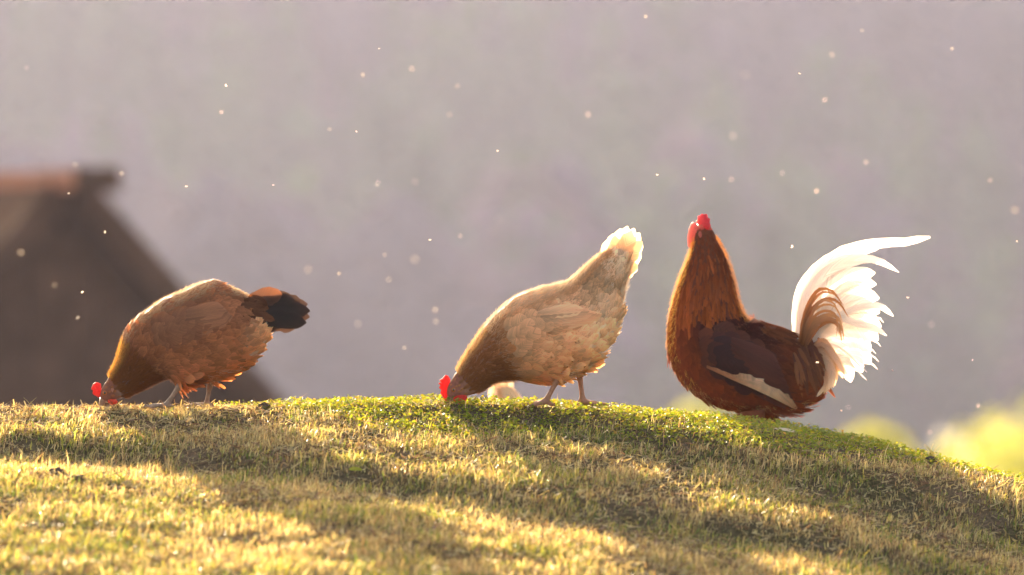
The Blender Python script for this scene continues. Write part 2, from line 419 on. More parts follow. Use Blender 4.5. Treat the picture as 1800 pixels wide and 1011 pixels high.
FT = np.array([0, .18, .42, .66, .84, .95, 1.0])
PROF = {'round': np.array([.35, .75, 1, 1, .82, .48, .08]), 'point': np.array([.45, .85, 1, .80, .5, .24, .02]),
        'fluff': np.array([.5, .9, 1, .95, .75, .5, .25]), 'strap': np.array([.75, .92, 1, 1, .86, .55, .1]), 'sickle': np.array([.5, .9, 1, .72, .6, .5, .15]), 'quill': np.array([.25, .62, .9, 1, .88, .55, .1])}
def feathers(root, d, n, L, W, lift, curl, colr, prof='round', edge=1.0, tip=1.0, ragged=.12, camber=.3, base=.8):
    """arrays of N feathers -> V, F, C, UV; each a cambered 3 x 7 vane with a midrib."""
    Nf = len(root); nt_ = len(FT)
    s = np.cross(d, n); s /= np.maximum(np.linalg.norm(s, axis=1), 1e-9)[:, None]
    pr = PROF[prof][None, :, None] * (1 + ragged * rng.normal(0, 1, (Nf, nt_, 3)))
    cc = np.array([-1, 0, 1.0])[None, None, :]
    t = FT[None, :, None]
    along = root[:, None, None, :] + (d[:, None, None, :] * (L[:, None, None] * (t + ragged * .35 * rng.normal(0, 1, (Nf, nt_, 3)) * t * np.abs(cc)))[..., None])
    side = s[:, None, None, :] * (W[:, None, None] * .5 * pr * cc)[..., None]
    nn = n[:, None, None, :] * (L[:, None, None] * (lift[:, None, None] * t - curl[:, None, None] * t ** 2) - W[:, None, None] * .5 * camber * np.abs(cc) * pr)[..., None]
    V = (along + side + nn).reshape(-1, 3)
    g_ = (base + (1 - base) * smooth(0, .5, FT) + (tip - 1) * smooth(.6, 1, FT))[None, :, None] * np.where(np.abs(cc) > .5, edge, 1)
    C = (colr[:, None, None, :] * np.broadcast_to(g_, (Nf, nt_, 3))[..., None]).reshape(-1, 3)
    UV = np.stack([np.broadcast_to(cc, (Nf, nt_, 3)), np.broadcast_to(t, (Nf, nt_, 3))], -1).reshape(-1, 2)
    q = []
    for r in range(nt_ - 1):
        for k in range(2):
            q.append([r * 3 + k, r * 3 + k + 1, r * 3 + k + 4, r * 3 + k + 3])
    F = (np.arange(Nf)[:, None, None] * (nt_ * 3) + np.array(q)[None]).reshape(-1, 4)
    return V, F, np.clip(C, 0, 1), UV

class Bird:
    def __init__(self, name, label, origin_px, ground_row, y, group=None, yaw=0.0):
        self.ox, self.oy = origin_px, ground_row
        self.root = empty(name, (X(origin_px, y), y, Z(ground_row, y)), yaw)
        tag(self.root, label, 'chicken', group)
        self.k = 1.0 / PPM
    def uw(self, px, py): return np.array([(px - self.ox) * self.k, (self.oy - py) * self.k])
    def loft(self, st, n=72, seg=36):
        """st rows: px, py, half depth px, half width px"""
        P = np.array([[*self.uw(a, b), c * self.k, d * self.k] for a, b, c, d in st])
        Q, t = catmull(P, n); self.Q, self.t = Q, t
        T = np.gradient(Q[:, :2], t, axis=0); T /= np.linalg.norm(T, axis=1)[:, None]
        for _ in range(2): T[1:-1] = (T[:-2] + 2 * T[1:-1] + T[2:]) / 4
        T /= np.linalg.norm(T, axis=1)[:, None]
        self.T = T; self.Nn = np.stack([-T[:, 1], T[:, 0]], -1)
        V, F = [], []
        for k in range(n):
            for q in range(seg):
                V.append(self.surf(k, 2 * math.pi * q / seg))
        for k in range(n - 1):
            for q in range(seg):
                F.append((k * seg + q, k * seg + (q + 1) % seg, (k + 1) * seg + (q + 1) % seg, (k + 1) * seg + q))
        a = len(V); V.append(Vector((Q[0, 0] - T[0, 0] * Q[0, 2] * .6, 0, Q[0, 1] - T[0, 1] * Q[0, 2] * .6)))
        b = len(V); V.append(Vector((Q[-1, 0] + T[-1, 0] * Q[-1, 2] * .6, 0, Q[-1, 1] + T[-1, 1] * Q[-1, 2] * .6)))
        for q in range(seg):
            F.append((a, (q + 1) % seg, q)); F.append((b, (n - 1) * seg + q, (n - 1) * seg + (q + 1) % seg))
        self.V, self.F = V, F
    def surf(self, k, th):
        c = self.Q[k]; nn = self.Nn[k]; h = math.sin(th) * c[2]; b = math.cos(th) * c[3]
        return Vector((c[0] + nn[0] * h, b, c[1] + nn[1] * h))
    def add(self, V, F):
        o = len(self.V); self.V += [Vector(v) for v in V]; self.F += [tuple(i + o for i in f) for f in F]
    def leg(self, hip, hock, ankle, yy, r0=.026, r1=.0052, toe_dir=-1, toes=True, spread=1.0, zg=0.0):
        """feathered thigh, shank and four toes; px positions, lateral offset yy (minus = nearer the camera)"""
        a, b, c = (self.uw(*p) for p in (hip, hock, ankle))
        p = [(a[0], yy * .75, a[1]), ((a[0] * .45 + b[0] * .55), yy * .9, a[1] * .45 + b[1] * .55), (b[0], yy, b[1])]
        self.add(*tube(p, [r0, r0 * .62, r1 * 1.35]))
        cz = c[1]
        m = [(b[0] * (1 - f) + c[0] * f, yy, b[1] * (1 - f) + cz * f) for f in (0, .25, .5, .75, 1)]
        self.add(*tube(m, [r1 * 1.4, r1 * 1.02, r1 * .95, r1 * 1.05, r1 * 1.4]))
        zf = zg + .0045
        for ang, ln in ((0, .052), (38 * spread, .042), (-38 * spread, .042), (172, .020)):
            dx, dy = math.cos(R(ang)) * toe_dir, math.sin(R(ang))
            pts = [(c[0], yy, cz), (c[0] + dx * ln * .35, yy + dy * ln * .35, zf + .006), (c[0] + dx * ln * .7, yy + dy * ln * .7, zf + .002), (c[0] + dx * ln * .88, yy + dy * ln * .88, zf + .003), (c[0] + dx * ln, yy + dy * ln, zf - .002)]
            self.add(*tube(pts, [r1 * 1.1, r1 * .92, r1 * .8, r1 * .7, r1 * .25], 8))
    def build_body(self, colour_fn, voxel=.0032):
        me = bpy.data.meshes.new('tmp'); me.from_pydata([tuple(v) for v in self.V], [], self.F); me.update()
        bm = bmesh.new(); bm.from_mesh(me); bmesh.ops.recalc_face_normals(bm, faces=bm.faces); bm.to_mesh(me); bm.free()
        o = bpy.data.objects.new('body', me); col.objects.link(o)
        md = o.modifiers.new('r', 'REMESH'); md.mode = 'VOXEL'; md.voxel_size = voxel; md.use_smooth_shade = True
        sm = o.modifiers.new('s', 'SMOOTH'); sm.factor = .5; sm.iterations = 3
        dg = bpy.context.evaluated_depsgraph_get(); ev = o.evaluated_get(dg)
        me2 = bpy.data.meshes.new_from_object(ev)
        bpy.data.objects.remove(o); bpy.data.meshes.remove(me)
        me2.name = 'body'
        co = np.zeros(len(me2.vertices) * 3, np.float32); me2.vertices.foreach_get('co', co); co = co.reshape(-1, 3)
        a = me2.color_attributes.new('tint', 'FLOAT_COLOR', 'POINT')
        C = colour_fn(co); a.data.foreach_set('color', np.concatenate([C, np.ones((len(co), 1))], 1).astype(np.float32).ravel())
        me2.materials.clear(); me2.materials.append(M['skin'])
        me2.polygons.foreach_set('use_smooth', np.ones(len(me2.polygons), bool))
        self.body = link(bpy.data.objects.new('body', me2), self.root)
        bm = bmesh.new(); bm.from_mesh(me2); self.bvh = BVHTree.FromBMesh(bm); bm.free()
    def plumage(self, fn, s0=.03, s1=1.0, row=.010, name='plumage', mat='feather', prof='round', around=None, skip=None, **kw):
        """overlapping feathers over the body. fn(s,theta,px,py) -> L, W, lift, colour ; None to leave bare"""
        n = len(self.Q); Ltot = self.t[-1]
        rows = int(Ltot * (s1 - s0) / row)
        out = []
        for r in range(rows, -1, -1):
            s = s0 + (s1 - s0) * r / rows
            circ_k = min(int(s * (n - 1)), n - 2); c = self.Q[circ_k]
            circ = math.pi * (c[2] + c[3]); cnt = max(int(circ / (around or row * 1.1)), 5)
            for q in range(cnt):
                th = 2 * math.pi * (q + .5 * (r % 2) + random.uniform(-.22, .22)) / cnt
                k = min(max(int((s + random.uniform(-.3, .3) * row / Ltot) * (n - 1)), 1), n - 2)
                P = self.surf(k, th)
                loc, nrm, i, dist = self.bvh.find_nearest(P)
                if dist > .012: continue
                t = (self.surf(k + 1, th) - self.surf(k - 1, th))
                if t.length < 1e-5 or t.x * self.T[k][0] + t.z * self.T[k][1] < .25 * t.length: continue
                t = t.normalized(); t = (t - nrm * t.dot(nrm))
                if t.length < .2: continue
                t.normalize()
                px = loc.x / self.k + self.ox; py = self.oy - loc.z / self.k
                v = fn(s, th, px, py)
                if v is None: continue
                L, W, lift, c3 = v[:4]
                cl = float(vnoise(px, py, .055, int(th > math.pi) + 3)); c3 = np.array(c3) * (.86 + .28 * cl); lift = lift * (.6 + .9 * float(vnoise(px, py, .09, 9)))
                t = (t + Vector((0, 0, -1)) * (v[4] if len(v) > 4 else .12) + nrm.cross(t) * random.gauss(0, .12)).normalized()
                out.append((loc + nrm * .0010, t, nrm, L * random.uniform(.85, 1.18), W * random.uniform(.85, 1.15), lift + random.uniform(-.04, .07), np.array(c3) * random.uniform(.80, 1.2)))
        if not out: return
        A = lambda i: np.array([tuple(o[i]) if not np.isscalar(o[i]) else o[i] for o in out], float)
        L = A(3)
        V, F, C, UV = feathers(A(0), A(1), A(2), L, A(4), A(5), np.full(len(out), .16), A(6), prof=prof, **kw)
        o = mesh_np(name, V, F, M[mat], self.root, C, UV); o['kind'] = 'stuff'
        return o
    def fuzz(self, cnt, fn, name='rim_tinted_down', mat='down'):
        """loose barbs standing off the plumage. fn(s,th)-> length, colour or None"""
        n = len(self.Q); V = []; C = []
        for _ in range(cnt):
            s = random.random(); k = min(max(int(s * (n - 1)), 1), n - 2); th = random.uniform(0, 2 * math.pi)
            v = fn(s, th)
            if v is None: continue
            loc, nrm, i, dist = self.bvh.find_nearest(self.surf(k, th).lerp(self.surf(k + 1, th), random.random()))
            if dist > .012: continue
            t = (self.surf(k + 1, th) - self.surf(k - 1, th)).normalized()
            d = (t * .9 + nrm * random.uniform(.15, .65) + Vector((random.gauss(0, .2), random.gauss(0, .2), random.gauss(-.05, .2)))).normalized()
            sd = d.cross(nrm); sd = sd.normalized() if sd.length > .05 else Vector((0, 1, 0))
            L = v[0] * random.uniform(.5, 1.2); wd = random.uniform(.00025, .0006)
            b = loc + nrm * .004; e = b + d * L - nrm * L * .15; m = b + d * L * .55 + nrm * L * .06
            V += [b - sd * wd, b + sd * wd, m + sd * wd * .8, m - sd * wd * .8, e]
            c = np.array(v[1]) * random.uniform(.8, 1.15); C += [c] * 5
        if not V: return
        nq = len(V) // 5; i0 = np.arange(nq)[:, None] * 5
        T = np.concatenate([i0 + [0, 1, 2], i0 + [0, 2, 3], i0 + [3, 2, 4]], 0)
        o = mesh_np(name, np.array([tuple(v) for v in V]), T, M[mat], self.root, np.array(C)); o['kind'] = 'stuff'
    def side_y(self, u, w_, side):
        """lateral body surface at (u,w) on the given side (-1 = nearer the camera)"""
        hit = self.bvh.ray_cast(Vector((u, side * .5, w_)), Vector((0, -side, 0)))
        if hit[0] is None:
            loc, nrm, i, d = self.bvh.find_nearest(Vector((u, side * .03, w_))); return loc.y * .6
        return hit[0].y
    def draped(self, name, items, side, parent, mat='feather', off=.006, prof='quill', edge=1.0, tip=1.0, base=.85, stuff=False, camber=.0016):
        """feathers given as (root px, tip px, width px, colour, layer) laid on the flank"""
        Vs, Fs, Cs, Us = [], [], [], []; o0 = 0
        for (a, b, wpx, c3, layer) in items:
            a2, b2 = self.uw(*a), self.uw(*b); d = b2 - a2; L = np.linalg.norm(d)
            if L < 1e-4: continue
            nrm2 = np.array([-d[1], d[0]]) / L
            tt = np.linspace(0, 1, 8); pf = np.interp(tt, FT, PROF[prof])
            ys = np.array([self.side_y(*(a2 + d * t_), side) for t_ in tt]); 
            ys = np.convolve(np.pad(ys, 1, mode='edge'), [.25, .5, .25], 'valid')
            ys = side * np.maximum.accumulate(side * ys * .0 + np.maximum(side * ys, side * ys[0] * .55)) if False else ys
            for i_, t_ in enumerate(tt):
                for cc in (-1, 0, 1):
                    p = a2 + d * t_ + nrm2 * cc * wpx * self.k * .5 * pf[i_] * random.uniform(.93, 1.05)
                    yb = self.side_y(p[0], p[1], side)
                    yv = side * max(side * yb, side * ys[i_] - .004) + side * (off + layer + .003 * t_ - camber * abs(cc))
                    Vs.append((p[0], yv, p[1])); Us.append((cc, t_))
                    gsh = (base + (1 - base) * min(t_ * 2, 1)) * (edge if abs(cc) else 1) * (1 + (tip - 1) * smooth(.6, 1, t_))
                    Cs.append(np.clip(np.array(c3) * gsh, 0, 1))
            for i_ in range(7):
                for k in range(2):
                    j = o0 + i_ * 3 + k; Fs.append([j, j + 1, j + 4, j + 3])
            o0 += 24
        o = mesh_np(name, np.array(Vs), np.array(Fs), M[mat], parent, np.array(Cs), np.array(Us))
        if stuff: o['kind'] = 'stuff'
        return o
    def plume(self, name, pts, width, colr, y0=0.0, y1=0.0, mat='feather', parent=None, tipc=None, twist=0.0, prof='quill', n=14, edge=1.0, cup=.12, face=0.0):
        """one long feather along a px polyline; width px; lateral offset y0 -> y1; face leans the vane out of the picture plane"""
        P = np.array([[*self.uw(*p), 0, 0] for p in pts]); Q, t = catmull(P, n); t = t / t[-1]
        Tn = np.gradient(Q[:, :2], axis=0); Tn /= np.linalg.norm(Tn, axis=1)[:, None]; Nn = np.stack([-Tn[:, 1], Tn[:, 0]], -1)
        pf = np.interp(t, FT, PROF[prof]); V, C, U, F = [], [], [], []
        cols = (-1, -.5, 0, .5, 1)
        for i_ in range(n):
            y = y0 + (y1 - y0) * t[i_]
            a = face + twist * t[i_]
            for cc in cols:
                wv = cc * width * self.k * .5 * pf[i_] * (1 + random.uniform(-.16, .08) * (abs(cc) > .9))
                V.append((Q[i_, 0] + Nn[i_, 0] * wv * math.cos(a), y + wv * math.sin(a) + abs(cc) * cup * width * self.k * .5 * pf[i_], Q[i_, 1] + Nn[i_, 1] * wv * math.cos(a)))
                c0 = np.array(colr); c1 = np.array(tipc if tipc is not None else colr)
                C.append(np.clip((c0 * (1 - t[i_]) + c1 * t[i_]) * (edge if abs(cc) > .9 else 1), 0, 1)); U.append((cc, t[i_] * 3))
        for i_ in range(n - 1):
            for k in range(4):
                j = i_ * 5 + k; F.append([j, j + 1, j + 6, j + 5])
        return mesh_np(name, np.array(V), np.array(F), M[mat], parent or self.root, np.array(C), np.array(U))
    def plate(self, name, outline, y, thick, colr, mat='comb', round_=.35, parent=None):
        """a fleshy plate cut to an outline in px, pillowed to a thickness"""
        P = [self.uw(*p) for p in outline]; c = np.mean(P, 0); m = len(P)
        V, F = [], []
        for ring, (f, h) in enumerate(((1.0, 0.0), (.93, .6), (.70, 1.0))):
            for s in (-1, 1) if ring else (0,):
                for p in P:
                    q = c + (p - c) * f; V.append((q[0], y + s * thick * .5 * h, q[1]))
        # rings: 0 edge, 1a,1b, 2a,2b
        e, a1, b1, a2, b2 = 0, m, 2 * m, 3 * m, 4 * m
        for i in range(m):
            j = (i + 1) % m
            F += [(e + i, e + j, a1 + j, a1 + i), (a1 + i, a1 + j, a2 + j, a2 + i), (e + j, e + i, b1 + i, b1 + j), (b1 + j, b1 + i, b2 + i, b2 + j)]
        V.append((c[0], y - thick * .55, c[1])); V.append((c[0], y + thick * .55, c[1]))
        for i in range(m):
            j = (i + 1) % m
            F += [(a2 + i, a2 + j, 5 * m), (b2 + j, b2 + i, 5 * m + 1)]
        return mesh_np(name, np.array(V), F, M[mat], parent or self.root, np.tile(np.array(colr), (len(V), 1)))
    def ball(self, name, px, py, y, r, mat, squash=(1, 1, 1), colr=None, parent=None):
        bm = bmesh.new(); bmesh.ops.create_icosphere(bm, subdivisions=3, radius=1)
        u, w_ = self.uw(px, py)
        V = np.array([(u + v.co.x * r * squash[0], y + v.co.y * r * squash[1], w_ + v.co.z * r * squash[2]) for v in bm.verts])
        F = [tuple(v.index for v in f.verts) for f in bm.faces]; bm.free()
        return mesh_np(name, V, F, M[mat], parent or self.root, None if colr is None else np.tile(np.array(colr), (len(V), 1)))
    def beak(self, base, tip, r, hook=.15):
        a, b = self.uw(*base), self.uw(*tip); d = b - a; n = np.array([-d[1], d[0]]) / np.linalg.norm(d)
        def half(name, off, rr, ln, sgn):
            pts = [(a + d * f * ln + n * off * (1 - f) + n * sgn * hook * r * math.sin(f * 3.1)) for f in (0, .3, .6, .85, 1)]
            V, F = tube([(p[0], 0, p[1]) for p in pts], [rr, rr * .85, rr * .6, rr * .33, rr * .06], 12)
            return mesh_np(name, np.array([tuple(v) for v in V]), F, M['beak'], self.root)
        half('upper_beak', -r * .22, r, 1.0, -1); half('lower_beak', r * .55, r * .7, .86, 0)
    def head_bits(self, eye, lobe, yh, lobe_c=(.55, .22, .16), er=.0048):
        for s in (-1, 1):
            e = self.ball('eye', eye[0], eye[1], s * (yh + .0005), er, 'iris', (1, .55, 1))
            self.ball('pupil', eye[0], eye[1], s * (yh + .0018), er * .62, 'eye', (1, .55, 1), parent=e)
            self.ball('ear_lobe', lobe[0], lobe[1], s * (yh + .001), .0065, 'comb', (.8, .4, 1.15), lobe_c)
    def wing(self, top, low, covert_c, flight_c, n_fl=7, rows=7, cw=26, fw=26, bulge=.010, a_fl=.40, side_list=(-1, 1), edge=1.15, covert_len=.16, flight_fn=None):
        top = np.array(top, float); low = np.array(low, float)
        def W(a, b):
            t = np.array([np.interp(a, np.linspace(0, 1, len(top)), top[:, i]) for i in (0, 1)])
            l = np.array([np.interp(a, np.linspace(0, 1, len(low)), low[:, i]) for i in (0, 1)])
            return t * (1 - b) + l * b
        for side in side_list:
            items = []
            for r in range(rows, -1, -1):
                a = .62 * r / rows; width_px = np.linalg.norm(W(a, 0) - W(a, 1)); cnt = max(int(width_px / (cw * .52)), 3)
                for q in range(cnt + 1):
                    b = (q + .5 * (r % 2)) / cnt + random.uniform(-.06, .06)
                    if b > 1.02: continue
                    aa = a + random.uniform(-.02, .02)
                    c = np.array(covert_c(aa, b) if callable(covert_c) else covert_c) * random.uniform(.9, 1.1)
                    items.append((W(aa, b), W(min(aa + covert_len * random.uniform(.9, 1.2), 1), b + random.uniform(-.05, .03)), cw * random.uniform(.85, 1.15), c,
                                  bulge * math.sin(math.pi * min(max(b * .92 + .02, 0), 1)) * min(1, .25 + a * 4) + (1 - r / rows) * .003))
            wing = self.draped('wing', items, side, self.root, prof='round', edge=edge, tip=1.05, off=.0015, base=.75)
            for q in range(n_fl):
                b = (q + .5) / n_fl
                c = np.array(flight_fn(b) if flight_fn else flight_c) * random.uniform(.85, 1.15)
                tipa = .80 + .20 * (b ** .6)
                self.draped('flight_feather', [(W(a_fl + .03 * random.random(), b * .9 + .04), W(tipa, b), fw * random.uniform(.9, 1.1), c, bulge * .5 * math.sin(math.pi * (b * .7 + .2)) + .0014 * (n_fl - q))],
                            side, wing, prof='quill', edge=edge * 1.15, base=.7, off=.003)

def mixc(a, b, t): return np.array(a) * (1 - t) + np.array(b) * t

# ---------------- the brown hen pecking at the left
Y1 = .06
b = Bird('brown_hen', 'brown hen with black tail, head down pecking the grass beside the dark hut', 330, 717, Y1)
b.root.location.z -= .004
b.loft([(180, 697, 8, 7), (187, 690, 14, 11), (196, 683, 18, 13), (210, 672, 24, 17), (232, 651, 35, 27), (268, 613, 59, 50), (302, 599, 73, 63), (345, 585, 79, 70),
        (385, 570, 80, 70), (412, 560, 70, 60), (430, 551, 54, 44), (443, 544, 35, 27), (452, 539, 20, 15)])
b.leg((336, 640), (316, 676), (291, 711), -.036, toe_dir=-1)
b.leg((378, 640), (368, 674), (361, 712), .036, toe_dir=-1)
HB = {'neck': (.26, .095, .024), 'back': (.36, .135, .052), 'belly': (.50, .22, .09), 'vent': (.66, .42, .23)}
def body_col(cs, head_u, leg_w, face=(.20, .075, .045), legc=(.24, .16, .12)):
    def f(co):
        C = np.tile(np.array(cs), (len(co), 1))
        C[co[:, 2] < leg_w] = legc
        k = smooth(head_u + .012, head_u - .008, co[:, 0])[:, None]; C = C * (1 - k) + np.array(face) * k
        return C
    return f
b.build_body(body_col((.25, .11, .05), b.uw(204, 0)[0], b.uw(0, 664)[1]))
def f1(s, th, px, py):
    up = math.sin(th)
    if s < .075: return (.008, .0042, .04, mixc((.19, .07, .035), HB['neck'], s / .075))
    if s < .30: return (.026, .0085, .10, mixc((.20, .085, .03), HB['neck'], smooth(.08, .3, s)))
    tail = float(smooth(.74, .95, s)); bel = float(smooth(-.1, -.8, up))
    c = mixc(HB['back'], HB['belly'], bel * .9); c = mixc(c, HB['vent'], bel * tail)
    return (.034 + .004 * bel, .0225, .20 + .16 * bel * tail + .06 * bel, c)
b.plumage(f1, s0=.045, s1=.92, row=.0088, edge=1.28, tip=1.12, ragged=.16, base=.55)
def fz1(s, th):  # nape, back and rear barbs tinted pale to paint the backlit rim
    up = math.sin(th)
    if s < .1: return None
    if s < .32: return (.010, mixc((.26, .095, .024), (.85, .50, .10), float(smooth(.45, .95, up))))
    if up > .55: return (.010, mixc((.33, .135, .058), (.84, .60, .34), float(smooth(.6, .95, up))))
    if s > .62 and up < 0 and abs(math.cos(th)) < .5: return (.020, (.94, .78, .58))
    return None if random.random() < .7 else (.007, (.34, .14, .06))
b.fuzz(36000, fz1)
def vent1(s, th, px, py):
    if not .74 < s < .97 or math.sin(th) > -.35: return None
    k = float(smooth(-.3, -.8, math.sin(th)))
    return (.026, .015, .22 + .15 * k, mixc((.45, .21, .09), (.86, .68, .48), k * float(smooth(.76, .88, s))))
b.plumage(vent1, s0=.66, s1=.97, row=.012, name='vent_fluff', mat='down', prof='fluff', ragged=.3)
b.wing([(266, 566), (302, 545), (345, 534), (385, 532), (418, 538)], [(276, 612), (302, 607), (345, 588), (380, 570), (412, 552)],
       lambda a, q: mixc((.33, .135, .06), (.28, .11, .05), a), (.35, .15, .07), n_fl=7, cw=25, fw=24, bulge=.010)
for q in range(9):          # black tail fan
    f = q / 8
    tip = lerp_pts([(0, 497), (.15, 519), (.35, 540), (.55, 548), (.75, 540), (.9, 520), (1, 490)], f), lerp_pts([(0, 513), (.15, 519), (.35, 528), (.55, 547), (.75, 563), (.9, 571), (1, 572)], f)
    yy = (-.018, .012, -.006, .02, -.014, .006, -.02, .014, 0)[q]
    b.plume('tail_feather', [(432 + 4 * f, 528 + 24 * f), ((436 + tip[0]) / 2, (530 + 24 * f + tip[1]) / 2 - 3 + 5 * f), tip], 33, (.030, .018, .015), yy * .5, yy, tipc=(.022, .014, .013) if 0 < q < 8 else (.09, .04, .025), edge=1.3, prof='round')
tc = []
for q in range(12):         # brown coverts over the root of the tail
    x0 = random.uniform(425, 447); y0 = random.uniform(508, 552); 
    tc.append(((x0, y0), (x0 + random.uniform(26, 42), y0 + random.uniform(5, 16)), 14, np.array((.13, .052, .028)) * random.uniform(.6, 1.3), random.uniform(.001, .006)))
for s_ in (-1, 1): b.draped('tail_covert', tc, s_, b.root, mat='dark_feather', prof='round', edge=1.3, stuff=True)
b.plate('comb', [(177, 671), (173, 669), (168, 668), (163, 671), (161, 676), (159, 680), (163, 683), (162, 688), (165, 691), (169, 693), (174, 697), (176, 690), (178, 682)], -.002, .008, (.50, .04, .028))
b.plate('wattle', [(190, 699), (196, 698), (203, 699), (207, 702), (205, 706), (199, 708), (193, 708), (189, 704)], -.008, .006, (.60, .07, .03))
b.plate('wattle', [(190, 699), (196, 698), (203, 699), (206, 702), (204, 706), (198, 708), (192, 708), (189, 704)], .008, .006, (.60, .07, .03))
b.beak((182, 697), (175, 717), .0065)
b.head_bits((184, 687), (199, 680), .0125, (.42, .20, .13))

# ---------------- the buff hen pecking in the middle
Y2 = .03
def buff_hen(name, label, y, ox, gr, yaw=0.0):
    m = Bird(name, label, 990, 712, Y2, yaw=0)
    m.root.location = (X(ox, y), y, gr); m.root.rotation_euler = (0, 0, yaw)
    m.loft([(790, 692, 8, 7), (796, 685, 15, 11), (805, 678, 19, 14), (820, 666, 25, 18), (850, 636, 37, 29), (884, 613, 56, 48), (932, 591, 76, 66), (972, 578, 78, 71),
            (1000, 564, 76, 68), (1034, 531, 60, 52), (1053, 498, 42, 36), (1073, 466, 30, 24), (1085, 447, 21, 15)])
    m.leg((1000, 630), (980, 662), (959, 700), -.034, r1=.0056, toe_dir=-1)
    m.leg((1030, 620), (1019, 656), (1025, 702), .030, r1=.0058, toe_dir=1)
    BB = {'neck': (.44, .19, .065), 'back': (.80, .52, .29), 'belly': (.78, .48, .24), 'vent': (.92, .70, .46), 'tail': (.82, .66, .46)}
    m.build_body(body_col((.45, .25, .13), m.uw(812, 0)[0], m.uw(0, 655)[1], (.24, .09, .06), (.30, .15, .095)))
    def f2(s, th, px, py):
        up = math.sin(th)
        if s < .07: return (.008, .0042, .04, mixc((.25, .095, .05), BB['neck'], s / .07))
        if s < .30: return (.026, .0085, .09, mixc((.30, .125, .045), BB['neck'], smooth(.07, .3, s)))
        back = float(smooth(.3, .42, s)); bel = float(smooth(-.1, -.75, up)); tl = float(smooth(.66, .9, s))
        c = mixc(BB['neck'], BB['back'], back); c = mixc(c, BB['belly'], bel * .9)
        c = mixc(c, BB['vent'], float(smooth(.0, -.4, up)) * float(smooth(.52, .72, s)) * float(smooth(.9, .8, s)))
        c = mixc(c, (.50, .30, .15), tl * float(smooth(.96, .9, s))); c = mixc(c, BB['tail'], float(smooth(.84, .93, s)))
        return (.033, .0215, .18 + .16 * bel * back, c)
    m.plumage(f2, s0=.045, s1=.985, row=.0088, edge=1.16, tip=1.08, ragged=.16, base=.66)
    def fz2(s, th):  # cream barbs along top and underside stand in for rim light
        up = math.sin(th)
        if s < .1: return None
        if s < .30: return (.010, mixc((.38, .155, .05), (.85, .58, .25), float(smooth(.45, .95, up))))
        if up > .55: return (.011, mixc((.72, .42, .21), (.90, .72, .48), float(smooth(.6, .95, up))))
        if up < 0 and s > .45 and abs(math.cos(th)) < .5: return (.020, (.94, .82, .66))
        return None if random.random() < .7 else (.007, (.64, .38, .20))
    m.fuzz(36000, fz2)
    def vent2(s, th, px, py):
        if not .58 < s < .86 or math.sin(th) > -.35: return None
        k = float(smooth(-.3, -.8, math.sin(th)))
        return (.026, .015, .20 + .15 * k, mixc((.76, .50, .28), (.94, .80, .62), k))
    m.plumage(vent2, s0=.50, s1=.86, row=.012, name='vent_fluff', mat='down', prof='fluff', ragged=.3)
    m.wing([(886, 574), (918, 550), (955, 534), (1002, 534), (1060, 540)], [(905, 622), (938, 596), (975, 582), (1015, 566), (1060, 546)],
           lambda a, q: mixc((.74, .46, .25), (.68, .41, .22), a), (.76, .49, .28), n_fl=6, cw=25, fw=24, bulge=.009)
    for q in range(9):
        f = q / 8
        tip = lerp_pts([(0, 1066), (.2, 1086), (.4, 1106), (.6, 1124), (.8, 1130), (1, 1121)], f), lerp_pts([(0, 417), (.2, 398), (.4, 391), (.6, 401), (.8, 424), (1, 460)], f)
        yy = (-.012, .010, -.006, .016, -.016, .006, -.012, .012, 0)[q]
        m.plume('tail_feather', [(1062 + 12 * f, 492), ((1070 + tip[0]) / 2 + 2, (484 + tip[1]) / 2), tip], 31, (.74, .46, .22), yy * .4, yy, tipc=(.92, .74, .50), prof='round', edge=1.1, mat='tail_white')
    m.plate('comb', [(791, 661), (787, 655), (782, 654), (779, 658), (777.5, 660), (772, 663), (775, 666.5), (770, 668.5), (774, 672.5), (771, 676), (775, 681), (773.5, 686), (778, 693), (782, 701), (785, 703), (787, 694), (788, 680), (791, 670)], -.001, .0075, (.60, .03, .02))
    for yy in (-.009, .009):
        m.plate('wattle', [(797, 694), (803, 690), (811, 688), (818, 689), (821, 693), (820, 699), (815, 703), (807, 705), (799, 704), (796, 699)], yy, .007, (.66, .035, .022))
    m.beak((792, 693), (785, 706), .0068)
    m.head_bits((797, 680), (817, 674), .0125, (.55, .27, .20))
    return m
mid = buff_hen('buff_hen', 'pale buff hen with raised cream tail pecking on the crest in the middle', Y2, 990, Z(717, Y2))
# ---------------- a hen farther down the back of the knoll: only its lit tail stands above the crest
Yh = 1.6
hx = X(925, Yh)
hid = empty('hidden_hen', (hx, Yh, float(height(hx, Yh)) + .004), R(118))
tag(hid, 'blurred hen behind the crest, only its glowing tail showing under the buff hen', 'chicken')
for ch in [c for c in mid.root.children]:
    c = ch.copy(); link(c, hid)
    for g2 in ch.children: link(g2.copy(), c)

